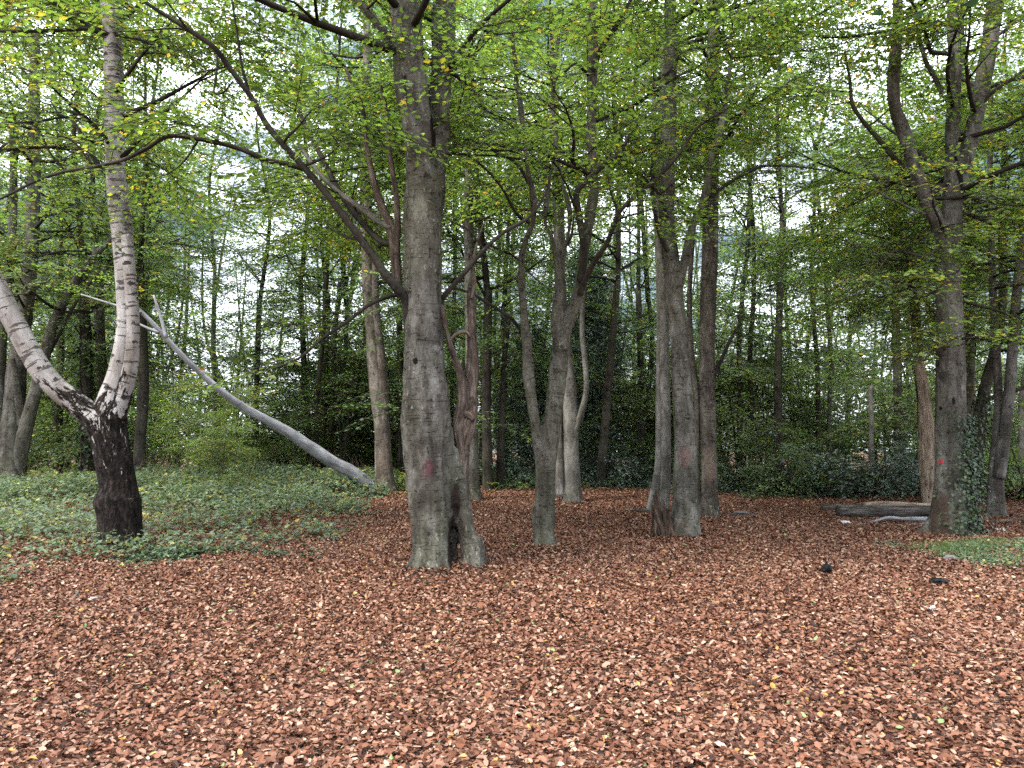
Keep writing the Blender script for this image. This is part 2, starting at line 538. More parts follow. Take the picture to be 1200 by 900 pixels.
M_LOG = rough_bark("log_bark", (0.014, 0.012, 0.010), (0.05, 0.044, 0.038), (0.15, 0.135, 0.12), (24, 24, 3), 0.04)
M_BIRCH = birch_mat()

# ------------------------------------------------------------------ foliage
def spray_template(seed, L=0.85, leaf=0.068, shoots=5, droop=0.12, gap=0.055):
    """a flat beech-like spray: main shoot along +x with side shoots, alternate leaves. returns (n,4,3)"""
    rg = np.random.default_rng(seed)
    lv = []
    lines = [(np.zeros(3), 0.0, L)]
    for k in range(shoots):
        s = (k + 0.7) / shoots * L * 0.85
        side = 1 if k % 2 else -1
        lines.append((np.array([s, 0, -droop * (s / L) ** 2 * L]), side * rg.uniform(0.6, 1.0), L * rg.uniform(0.3, 0.55)))
    for o, a, ln in lines:
        d = np.array([math.cos(a), math.sin(a), 0])
        n = max(3, int(ln / gap))
        for i in range(n):
            t = (i + 0.8) / n
            p = o + d * ln * t
            p[2] -= droop * (p[0] / L) ** 2 * L
            side = 1 if i % 2 else -1
            la = a + side * rg.uniform(0.5, 1.1) * (1 - 0.5 * (t > 0.95)) + rg.normal(0, 0.12)
            s = leaf * rg.uniform(0.65, 1.15)
            dl = np.array([math.cos(la), math.sin(la), rg.normal(-0.16, 0.2)])
            dl /= np.linalg.norm(dl)
            w = np.cross([0, 0, 1], dl); w /= np.linalg.norm(w)
            up = np.cross(dl, w)
            ro = rg.normal(0, 0.3)
            w = w * math.cos(ro) + up * math.sin(ro)
            f = np.cross(dl, w) * 0.06 * s
            p = p + rg.normal(0, 0.005, 3)
            lv.append([p, p + dl * s * 0.5 + w * s * 0.32 + f, p + dl * s, p + dl * s * 0.5 - w * s * 0.32 + f])
    tw = []
    for o, a, ln in lines:
        d = np.array([math.cos(a), math.sin(a), 0]); w = np.array([-d[1], d[0], 0]); up = np.array([0, 0, 1.0])
        e = o + d * ln; e[2] -= droop * (e[0] / L) ** 2 * L
        r = 0.0055 * L
        c0 = [o + r * up, o - .5 * r * up + .87 * r * w, o - .5 * r * up - .87 * r * w]
        c1 = [e + .35 * r * up, e - .2 * r * up + .3 * r * w, e - .2 * r * up - .3 * r * w]
        for i in range(3):
            tw.append([c0[i], c0[(i + 1) % 3], c1[(i + 1) % 3], c1[i]])
    return np.array(lv), np.array(tw)


SPR = [spray_template(s, 0.9, 0.084, 5, 0.12, 0.058) for s in range(7)]
SPR_BIG = [spray_template(40 + s, 1.15, 0.115, 5, 0.16, 0.08) for s in range(6)]
SPR_FAR = [spray_template(60 + s, 1.7, 0.21, 4, 0.2, 0.17) for s in range(5)]


def clump_template(seed, r=0.3, leaf=0.06, n=60, wide=0.36, droop=0.3):
    rg = np.random.default_rng(seed)
    lv = []
    for _ in range(n):
        p = rg.normal(0, 1, 3); p *= r * rg.uniform(0.3, 1) ** 0.5 / np.linalg.norm(p)
        d = p / np.linalg.norm(p) + rg.normal(0, 0.7, 3); d[2] -= droop
        d /= np.linalg.norm(d)
        w = np.cross(d, rg.normal(0, 1, 3)); w /= np.linalg.norm(w)
        s = leaf * rg.uniform(0.6, 1.3)
        lv.append([p, p + d * s * 0.5 + w * s * wide, p + d * s, p + d * s * 0.5 - w * s * wide])
    return np.array(lv)


CLUMP = [clump_template(s) for s in range(5)]
CLUMP_S = [clump_template(20 + s, 0.34, 0.095, 55) for s in range(5)]
NEEDLE = [clump_template(30 + s, 0.36, 0.16, 70, 0.10, 0.6) for s in range(4)]


def foliage(name, pos, az, pitch, roll, scale, temps, rg, yellow=0.06, keep=None):
    """stamp sprays and return one leaf mesh. yellow: share of yellowing leaves (per spray array or number)"""
    n = len(pos)
    pick = rg.integers(0, len(temps), n)
    Vs, H, Tn, Tw = [], [], [], []
    yel = np.broadcast_to(np.asarray(yellow, float), (n,))
    for k, t in enumerate(temps):
        m = np.where(pick == k)[0]
        if not len(m): continue
        ca, sa = np.cos(az[m]), np.sin(az[m]); cp, sp = np.cos(pitch[m]), np.sin(pitch[m]); cr_, sr = np.cos(roll[m]), np.sin(roll[m])
        X = np.stack([ca * cp, sa * cp, -sp], 1)
        Y0 = np.stack([-sa, ca, 0 * ca], 1)
        Z0 = np.cross(X, Y0)
        Yv = Y0 * cr_[:, None] + Z0 * sr[:, None]
        Zv = np.cross(X, Yv)
        Rm = np.stack([X, Yv, Zv], 2) * scale[m][:, None, None]
        if isinstance(t, tuple):
            t, tw = t
            Tw.append((np.einsum('mij,vj->mvi', Rm, tw.reshape(-1, 3)) + pos[m][:, None, :]).reshape(-1, 4, 3))
        nl = len(t)
        V = np.einsum('mij,vj->mvi', Rm, t.reshape(-1, 3)) + pos[m][:, None, :]
        V = V.reshape(len(m), nl, 4, 3)
        # leave out some leaves so that no two sprays are the same
        drop = rg.random((len(m), nl)) < 0.86
        spray_y = np.clip(yel[m] * rg.choice([0.15, 0.4, 0.9, 4.0], len(m), p=[.35, .3, .2, .15]), 0, 0.9)
        hue = np.where(rg.random((len(m), nl)) < spray_y[:, None], rg.uniform(0.72, 1.0, (len(m), nl)), np.clip(rg.normal(0.36, 0.16, (len(m), nl)), 0, 0.7))
        tone = np.clip(rg.normal(0.5, 0.24, (len(m), 1)) + rg.normal(0, 0.1, (len(m), nl)), 0, 1)
        Vs.append(V[drop]); H.append(hue[drop]); Tn.append(tone[drop])
    V = np.concatenate(Vs); H = np.concatenate(H); Tn = np.concatenate(Tn)
    n0 = len(V)
    if Tw:
        Tw = np.concatenate(Tw); V = np.concatenate([V, Tw])
        H = np.concatenate([H, np.zeros(len(Tw))]); Tn = np.concatenate([Tn, np.zeros(len(Tw))])
    Q = np.arange(len(V) * 4).reshape(-1, 4)
    me = mesh_np(name, V.reshape(-1, 3), Q, False, {"hue": ('FACE', 'FLOAT', H), "tone": ('FACE', 'FLOAT', Tn)})
    if len(V) > n0:
        me["twigs_from"] = n0
        ix = np.zeros(len(V), np.int32); ix[n0:] = 1
        me.polygons.foreach_set("material_index", ix)
    return me


# gaps in the canopy, as the photograph shows them: (px, py, half width, half height)
GAPS = [(255, 322, 58, 44), (228, 285, 26, 22), (960, 215, 36, 22), (655, 60, 18, 20), (905, 70, 20, 16), (330, 60, 22, 18), (585, 130, 18, 18), (300, 490, 34, 16),
        (860, 572, 12, 14), (905, 345, 22, 22), (738, 420, 12, 24), (60, 400, 18, 26)]


def in_gap(p, rg, strength=0.85):
    x, y = proj(p)
    bad = np.zeros(len(p), bool)
    for gx, gy, a, b in GAPS:
        d = ((x - gx) / a) ** 2 + ((y - gy) / b) ** 2
        bad |= d < rg.uniform(0.75, 1.25, len(p))
    return bad & (rg.random(len(p)) < strength) & (p[:, 1] > 0.5)


def grow_branch(o, d, L, r, rg, n=7, up=0.05, wander=0.16):
    p = [np.array([*o, r])]
    d = np.array(d, float)
    for i in range(1, n + 1):
        d = d + rg.normal(0, wander, 3) + np.array([0, 0, up])
        d /= np.linalg.norm(d)
        q = p[-1][:3] + d * L / n
        p.append(np.array([*q, max(r * (1 - i / n) ** 0.8, 0.003)]))
    return np.array(p)


class Sprays:
    def __init__(self): self.p = []; self.a = []; self.t = []; self.s = []

    def add(self, p, a, t, s=1.0):
        self.p.append(p); self.a.append(a); self.t.append(t); self.s.append(s)

    def mesh(self, name, rg, temps, yellow, world0=None, gap=True, scale=1.0):
        pos = np.array(self.p); az = np.array(self.a); pt = np.array(self.t); sc_ = np.array(self.s) * scale
        if gap and world0 is not None:
            k = ~in_gap(pos + world0, rg)
            pos, az, pt, sc_ = pos[k], az[k], pt[k], sc_[k]
        return foliage(name, pos, az, pt, rg.normal(0, 0.2, len(pos)), sc_, temps, rg, yellow)


def leaf_along(sp, path, rg, start=0.3, per_m=3.0, scale=1.0):
    """sprays on both sides of a branch"""
    p = path[:, :3]
    seg = np.linalg.norm(np.diff(p, axis=0), axis=1)
    L = seg.sum(); al = np.concatenate([[0], np.cumsum(seg)])
    n = max(1, int(L * (1 - start) * per_m))
    for i in range(n):
        s = L * (start + (1 - start) * (i + rg.random()) / n)
        k = min(np.searchsorted(al, s) - 1, len(p) - 2); k = max(k, 0)
        q = p[k] + (p[k + 1] - p[k]) * ((s - al[k]) / max(seg[k], 1e-6))
        t = p[k + 1] - p[k]
        a = math.atan2(t[1], t[0]) + rg.choice([-1, 1]) * rg.uniform(0.2, 1.2)
        sp.add(q, a, rg.normal(0.08, 0.2), scale * rg.uniform(0.7, 1.25))
    t = p[-1] - p[-2]
    sp.add(p[-1], math.atan2(t[1], t[0]), rg.normal(0.1, 0.15), scale)


def grow_crown(mb, sp, stems, rg, zmin, zmax, n, length=(1.8, 3.4), sub=5, per_m=2.6, elev=(0.05, 0.7), facing=None, sprscale=1.0):
    """branches with side branches from the stems between heights zmin and zmax (local)"""
    pts = np.vstack(stems)
    pts = pts[(pts[:, 2] > zmin) & (pts[:, 2] < zmax)]
    if not len(pts): return
    for i in range(n):
        b = pts[rg.integers(len(pts))]
        a = rg.uniform(0, 2 * np.pi)
        if facing is not None and rg.random() < 0.6: a = facing + rg.normal(0, 0.9)
        e = rg.uniform(*elev)
        L = rg.uniform(*length) * (1 - 0.45 * max(0, (b[2] - zmin) / (zmax - zmin) - 0.4))
        d = np.array([math.cos(a) * math.cos(e), math.sin(a) * math.cos(e), math.sin(e)])
        r = min(b[3] * 0.45, 0.012 + 0.011 * L)
        br = grow_branch(b[:3], d, L, r, rg, 7, 0.02, 0.15)
        tube(mb, br, 5)
        leaf_along(sp, br, rg, 0.5, per_m, sprscale)
        for k in range(sub):
            j = rg.integers(2, 7)
            t = br[j, :3] - br[j - 1, :3]
            a2 = math.atan2(t[1], t[0]) + rg.choice([-1, 1]) * rg.uniform(0.5, 1.1)
            e2 = rg.uniform(-0.1, 0.4)
            b2 = grow_branch(br[j, :3], (math.cos(a2) * math.cos(e2), math.sin(a2) * math.cos(e2), math.sin(e2)), L * rg.uniform(0.3, 0.5), max(br[j, 3] * 0.6, 0.005), rg, 4, -0.02, 0.15)
            tube(mb, b2, 3)
            leaf_along(sp, b2, rg, 0.2, per_m, sprscale)


# ------------------------------------------------------------------ trees
def stroke(pts, Y, base, dy=0.0, step=0.08, down=None):
    """picture polyline [(px, py, r px[, depth offset])] -> local metric path; dy is the depth gained at its end"""
    out = []
    n = len(pts)
    for i, q in enumerate(pts):
        off = q[3] if len(q) > 3 else dy * i / max(n - 1, 1)
        w, m = P(q[0], q[1], Y + off)
        out.append([*(w - base), q[2] * m])
    if down:
        f = out[0]
        out.insert(0, [f[0] - 0.0, f[1], f[2] - down, f[3] * 1.06])
    return smooth_path(out, step)


def remeshed(mb, voxel, paths, smooth=2, seed=0, amp=0.0, dents=()):
    me = mb.mesh("tmp")
    o = bpy.data.objects.new("tmp", me)
    COL.objects.link(o)
    md = o.modifiers.new("r", 'REMESH'); md.mode = 'VOXEL'; md.voxel_size = voxel; md.use_smooth_shade = True
    ms = o.modifiers.new("s", 'SMOOTH'); ms.factor = 0.5; ms.iterations = smooth
    dg = bpy.context.evaluated_depsgraph_get()
    nm = bpy.data.meshes.new_from_object(o.evaluated_get(dg))
    bpy.data.objects.remove(o); bpy.data.meshes.remove(me)
    n = len(nm.vertices)
    V = np.empty(n * 3, np.float32); nm.vertices.foreach_get("co", V); V = V.reshape(-1, 3).astype(float)
    N = np.empty(n * 3, np.float32); nm.vertices.foreach_get("normal", N); N = N.reshape(-1, 3)
    # coordinates round and along the nearest stem
    S = []; 
    for p in paths:
        T, Nn, B = frames(p[:, :3])
        al = np.concatenate([[0], np.cumsum(np.linalg.norm(np.diff(p[:, :3], axis=0), axis=1))]) + p[0, 2]
        S.append(np.hstack([p[:, :3], Nn, B, T, al[:, None], p[:, 3:4]]))
    S = np.vstack(S)
    kd = kdtree.KDTree(len(S))
    for i, s in enumerate(S): kd.insert(s[:3], i)
    kd.balance()
    ix = np.array([kd.find(v)[1] for v in V])
    C = S[ix]
    D = V - C[:, :3]
    tc = np.stack([(D * C[:, 3:6]).sum(1), (D * C[:, 6:9]).sum(1), C[:, 12] + (D * C[:, 9:12]).sum(1)], 1)
    if amp:
        q = tc * np.array([5, 5, 2.6])
        d = amp * (vnoise(q, seed) + 0.5 * vnoise(q * 2.3, seed + 1) + 0.28 * vnoise(q * 5.1, seed + 2))
        V = V + N * d[:, None]
    for cen, sc_, depth in dents:
        e = (((V - np.array(cen)) / np.array(sc_)) ** 2).sum(1)
        V = V - N * (depth * np.exp(-e * 1.2))[:, None]
    nm.vertices.foreach_set("co", V.astype(np.float32).ravel())
    a = nm.attributes.new("tc", 'FLOAT_VECTOR', 'POINT')
    a.data.foreach_set("vector", tc.astype(np.float32).ravel())
    nm.polygons.foreach_set("use_smooth", np.full(len(nm.polygons), True))
    nm.update()
    return nm


def roots(mb, base_r, rg, n=6, reach=1.5, z=0.22, off=(0, 0), thick=0.42):
    a0 = rg.uniform(0, 6.28)
    out = []
    for i in range(n):
        a = a0 + i * 2 * np.pi / n + rg.normal(0, 0.25)
        d = np.array([math.cos(a), math.sin(a), 0])
        rr = base_r * reach * rg.uniform(0.8, 1.2)
        o = np.array([off[0], off[1], 0])
        p = [[*(o + d * base_r * 0.35 + [0, 0, z * 1.9]), base_r * thick], [*(o + d * base_r * 0.72 + [0, 0, z * 0.75]), base_r * thick * 0.95],
             [*(o + d * rr * 0.85 + [0, 0, z * 0.1]), base_r * thick * 0.62], [*(o + d * rr * 1.2 + [0, 0, -0.10]), base_r * thick * 0.35]]
        p = smooth_path(p, 0.06)
        tube(mb, p, 12); out.append(p)
    return out


def tree(name, label, Y, base_px, stems, branches=(), bark=None, branch_mat=None, hero=0.0, rough=0.07, seed=1, flare=None,
         crown=None, leafy=(), yellow=0.06, group=None, cat="tree", seg=14, dents=(), amp=0.012, leafmat=None, temps=None, smooth=2):
    """stems: list of (points, depth gain); branches: list of (points, depth gain, material or None, leafy per metre)"""
    rg = np.random.default_rng(seed)
    bx, by = base_px
    b0, mpp = P(bx, by, Y)
    gz = float(ground_z(b0[0], Y)[0])
    base = np.array([b0[0], Y, gz])
    root = empty(name, base)
    tag(root, label, cat, group)
    step = max(0.05, 4 * mpp)
    paths = []
    mb = MB()
    for i, (pts, dy) in enumerate(stems):
        p = stroke(pts, Y, base, dy, step)
        if i == 0:
            f = p[0].copy()
            low = [f[0], f[1], min(f[2], 0) - 0.3, f[3] * 1.05]
            if f[2] > 0.25: p = np.vstack([low, [f[0], f[1], f[2] * 0.5, f[3] * 1.02], p])
            else: p = np.vstack([low, p])
            p = smooth_path(p, step)
        if flare and i in flare.get('on', (0,)):
            h = np.clip(p[:, 2], 0, None)
            p[:, 3] *= 1 + flare['k'] * np.exp(-h / flare['h'])
        tube(mb, p, seg, rough, seed + i)
        paths.append(p)
    if flare and flare.get('roots'):
        for (ox, r_, nn) in flare['roots']:
            w, _ = P(ox, by, Y)
            roots(mb, r_ * mpp, rg, nn, flare.get('reach', 1.5), flare.get('z', 0.22), (w[0] - base[0], 0))
    if hero:
        me = remeshed(mb, hero, paths, smooth, seed, amp, [((P(d[0], d[1], Y)[0] - base + np.array([0, -d[5] if len(d) > 5 else -0.25, 0])), (d[2] * mpp, 0.2, d[3] * mpp), d[4]) for d in dents])
    else:
        me = mb.mesh("trunk")
    me.name = "trunk"
    link("trunk", me, bark or M_BARK, root)
    sp = Sprays()
    for k, (pts, dy, bm, lf) in enumerate(branches):
        p = stroke(pts, Y, base, dy, step)
        m2 = MB(); tube(m2, p, 9, rough, seed + 20 + k)
        link("branch", m2.mesh("branch"), bm or branch_mat or M_TWIG, root)
        if lf:
            m3 = None
            leaf_along(sp, p, rg, 0.15, lf)
            paths_k = p
    mbw = MB()
    for c in (crown or ()):
        st = paths if c.get('on') is None else [paths[i] for i in c['on']]
        grow_crown(mbw, sp, st, rg, c['z'][0], c['z'][1], c['n'], c.get('len', (1.8, 3.4)), c.get('sub', 5), c.get('per_m', 2.6) * 1.4, c.get('elev', (0.05, 0.7)), c.get('face'))
    for k in leafy:          # leafy side twigs on traced branches
        pts, dy, bm, lf = branches[k]
        p = stroke(pts, Y, base, dy, step)
        grow_crown(mbw, sp, [p[len(p) // 4:]], rg, -50, 50, max(4, int(len(p) * step * 1.6)), (0.5, 1.3), 2, 3.0, (-0.2, 0.5))
    if mbw.n:
        link("branchwork", mbw.mesh("branchwork"), branch_mat or M_TWIG, root)
    if sp.p:
        link("crown", sp.mesh("crown", rg, temps or SPR, yellow, base), leafmat or M_LEAF, root)
    return root, base, paths

# ------------------------------------------------------------------ ground
def ground_mat():
    m, nt, out = new_mat("forest_floor"); g = NT(nt)
    ob = g.objco()
    v = g.n("ShaderNodeTexVoronoi"); v.inputs['Scale'].default_value = 19.0; v.inputs['Randomness'].default_value = 1.0
    wob = g.n("ShaderNodeVectorMath"); wob.operation = 'ADD'
    nz = g.n("ShaderNodeTexNoise"); nz.inputs['Scale'].default_value = 14; g.l(ob, nz.inputs['Vector'])
    sc_ = g.n("ShaderNodeVectorMath"); sc_.operation = 'SCALE'; sc_.inputs['Scale'].default_value = 0.06
    g.l(nz.outputs['Color'], sc_.inputs[0]); g.l(ob, wob.inputs[0]); g.l(sc_.outputs[0], wob.inputs[1])
    g.l(wob.outputs[0], v.inputs['Vector'])
    sep = g.n("ShaderNodeSeparateColor"); g.l(v.outputs['Color'], sep.inputs[0])
    leafc = g.ramp(sep.outputs[0], [(0.0, (0.03, 0.015, 0.010)), (0.3, (0.085, 0.036, 0.022)), (0.6, (0.17, 0.075, 0.045)), (0.85, (0.26, 0.14, 0.09)), (1.0, (0.36, 0.24, 0.17))])
    n2 = g.noise(ob, 0.5, 5, 0.6)
    col = g.mix(g.ramp(n2, [(0.40, 0.0), (0.66, 0.7)]), leafc, (0.025, 0.017, 0.012))
    h = g.math('ADD', v.outputs['Distance'], g.math('MULTIPLY', g.noise(ob, 30, 3, 0.6), 0.5))
    g.l(g.bsdf(col, 0.9, g.bump(h, 0.8, 0.03), 0.2), out.inputs[0])
    return m


u = np.linspace(-1, 1, 260)
gx = np.sign(u) * (np.abs(u) ** 2.2) * 130
gy = 12 + gx
GX, GY = np.meshgrid(gx, gy)
GZ = ground_z(GX.ravel(), GY.ravel())
GV = np.stack([GX.ravel(), GY.ravel(), GZ], 1)
n = len(u)
i = np.arange(n - 1)[:, None] * n; j = np.arange(n - 1)[None]
GQ = np.stack([i + j, i + j + 1, i + n + j + 1, i + n + j], 2).reshape(-1, 4)
tag(link("ground", mesh_np("ground", GV, GQ), ground_mat()), kind="structure")

XB_Y = np.array([0, 6.6, 7.4, 9.3, 10.3, 11.25, 12.6, 14.4, 17, 19, 30])
XB_X = np.array([-9, -6.2, -4.9, -4.0, -3.3, -2.45, -2.3, -2.6, -3.1, -3.0, -3.0])


def under_left(x, y):
    """how far inside the bramble-grown ground on the left a point lies, in metres"""
    w = 0.35 * vnoise(np.stack([x * 1.1, y * 1.1, 0 * x], 1), 21) + 0.25 * vnoise(np.stack([x * 3.1, y * 3.1, 0 * x], 1), 22)
    return np.interp(y, XB_Y, XB_X) - x + w


def patch_right(x, y):
    w = 0.25 * vnoise(np.stack([x * 1.6, y * 1.6, 0 * x], 1), 31)
    return 1 - np.sqrt(((x - 7.1) / 1.95) ** 2 + ((y - 9.9) / 1.35) ** 2) + w


# fallen beech leaves, one by one, over the clearing
def litter():
    rg = np.random.default_rng(5)
    N = 700000
    y = 2.7 + (23 - 2.7) * rg.random(N * 2) ** 0.8
    x = rg.uniform(-1, 1, N * 2) * (0.70 * y + 1.0)
    w = 1.5 * (0.70 * y + 1.0) / (0.70 * 23 + 1.0) * np.interp(y, [2.7, 6, 12, 23], [4.2, 3.0, 1.45, 0.8])
    p2 = np.stack([x, y, 0 * x], 1)
    patch = 0.5 + 0.5 * vnoise(p2 * 1.7, 41) + 0.35 * vnoise(p2 * 4.3, 42)
    dens = np.clip(0.55 + 0.7 * patch, 0.22, 1.0)
    dens *= np.where(under_left(x, y) > 0.3, 0.55, 1.0)
    k = rg.random(N * 2) < w * dens
    x, y = x[k][:N], y[k][:N]
    N = len(x)
    z = ground_z(x, y)
    L = rg.uniform(0.022, 0.045, N) * np.where(rg.random(N) < 0.05, 1.45, 1.0) * np.interp(y, [3, 12, 22], [1.0, 1.15, 1.35])
    W = L * rg.uniform(0.24, 0.36, N)
    az = rg.uniform(0, 6.283, N)
    tilt = rg.normal(0, 0.26, N); roll = rg.normal(0, 0.36, N)
    cup = rg.normal(0.10, 0.22, N); curl = rg.normal(0.04, 0.2, N)
    big = rg.random(N) < 0.12
    tilt[big] *= 2.0
    # outline of a leaf: stalk end, two shoulders each side, tip; midrib points for the fold
    s = np.array([0, 0.30, 0.72, 1.0, 0.72, 0.30, 0.32, 0.74])
    t = np.array([0, 1.0, 0.80, 0, -0.80, -1.0, 0, 0])
    lx = s[None] * L[:, None]
    ly = t[None] * W[:, None]
    lz = np.abs(ly) * cup[:, None] * 1.6 + (s[None] - 0.5) ** 2 * curl[:, None] * L[:, None] * 2.0
    lx = lx - L[:, None] * 0.5
    ct, st = np.cos(tilt)[:, None], np.sin(tilt)[:, None]
    crr, srr = np.cos(roll)[:, None], np.sin(roll)[:, None]
    y1 = ly * crr - lz * srr; z1 = ly * srr + lz * crr
    x2 = lx * ct - z1 * st; z2 = lx * st + z1 * ct
    ca, sa = np.cos(az)[:, None], np.sin(az)[:, None]
    X = x[:, None] + x2 * ca - y1 * sa
    Y = y[:, None] + x2 * sa + y1 * ca
    lift = np.clip(0.004 - z2.min(1), 0.003, 0.03) + rg.uniform(0.0, 0.034, N) ** 1.0
    for tx, ty, tr in ((-0.84, 8.6, .33), (-.45, 8.6, .2), (0.43, 10.15, .16), (2.5, 11.2, .24), (6.55, 11.5, .3), (3.5, 13.7, .2), (-5.25, 10.3, .3), (1.28, 16.4, .2)):
        dt = np.hypot(x - tx, y - ty) - tr
        lift = lift + 0.045 * np.exp(-np.clip(dt, 0, 3) / 0.16) * (0.6 + 0.4 * rg.random(N))     # leaves drifted against the trunks
    Z = z[:, None] + z2 + lift[:, None]
    V = np.stack([X, Y, Z], 2).reshape(-1, 3)
    b = np.arange(N)[:, None] * 8
    Qs = np.concatenate([b + np.array([[1, 2, 7, 6]]), b + np.array([[6, 7, 4, 5]])])
    Ts = np.concatenate([b + np.array([[0, 1, 6]]), b + np.array([[0, 6, 5]]), b + np.array([[2, 3, 7]]), b + np.array([[7, 3, 4]])])
    big_n = 0.5 + 0.5 * vnoise(np.stack([x * 0.55, y * 0.55, 0 * x], 1), 51)
    hue = np.clip(rg.normal(0.51, 0.25, N) + 0.10 * (big_n - 0.5), 0, 0.93)
    sp = rg.random(N)
    hue = np.where(sp < 0.012, rg.uniform(0.955, 0.975, N), hue)
    hue = np.where(sp > 0.996, 1.0, hue)
    tone = np.clip(rg.normal(0.5, 0.2, N), 0, 1)
    H = np.concatenate([np.tile(hue, 2), np.tile(hue, 4)])
    T = np.concatenate([np.tile(tone, 2), np.tile(tone, 4)])
    me = mesh_np("leaf_litter", V, [Qs, Ts], False, {"hue": ('FACE', 'FLOAT', H), "tone": ('FACE', 'FLOAT', T)})
    tag(link("leaf_litter", me, M_LITTER), "copper brown beech leaves covering the floor of the clearing", "fallen leaves", kind="stuff")


litter()

# ------------------------------------------------------------------ the trees of the clearing, traced stem by stem
# A. the big forked beech in the middle
b0, _ = P(512, 668, 8.6)
A_marks = [((0.0, 0.0, 0.0), (0.001, 0.001, 0.001), (0.03, 0.02, 0.02), 0.0)]


def loc_of(px, py, Y, base_px, dy=0.0):
    b, _ = P(base_px[0], base_px[1], Y)
    b[2] = ground_z(b[0], Y)[0]
    return tuple(P(px, py, Y + dy)[0] - b)


def marks_of(items, Y, base_px):
    """(px, py, half width px, half height px, colour, wobble, depth of the bark there)"""
    out = []
    for px, py, a, b, c, w, dy in items:
        m = P(px, py, Y)[1]
        out.append((loc_of(px, py, Y, base_px, dy), (a * m, 0.22, b * m), c, w))
    return out


BLACK = (0.008, 0.006, 0.005)
WOOD = (0.05, 0.042, 0.035)
A_bark = beech_mat("old_beech_bark", marks=marks_of([
    (507, 160, 3.4, 38, BLACK, 0.6, -0.2), (499, 165, 8, 28, WOOD, 0.7, -0.2), (477, 106, 4, 19, BLACK, 0.6, -0.2), (499, 45, 2.6, 22, BLACK, 0.4, -0.2),
    (509, 40, 9, 16, (0.10, 0.085, 0.07), 0.6, -0.2), (488, 424, 3.6, 5, BLACK, 0.8, -0.22), (502, 549, 9, 11, (0.11, 0.022, 0.04), 1.6, -0.25),
    (531, 640, 7, 42, (0.014, 0.010, 0.008), 0.8, -0.1), (534, 588, 6, 22, (0.02, 0.014, 0.011), 0.7, -0.1), (511, 408, 5, 4, (0.25, 0.25, 0.24), 1.2, -0.25), (515, 470, 14, 2, (0.03, 0.025, 0.02), 1.4, -0.25),
    (505, 480, 20, 2.2, (0.035, 0.03, 0.024), 1.4, -0.25), (498, 455, 18, 2.2, (0.035, 0.03, 0.024), 1.4, -0.25)], 8.6, (512, 668)))
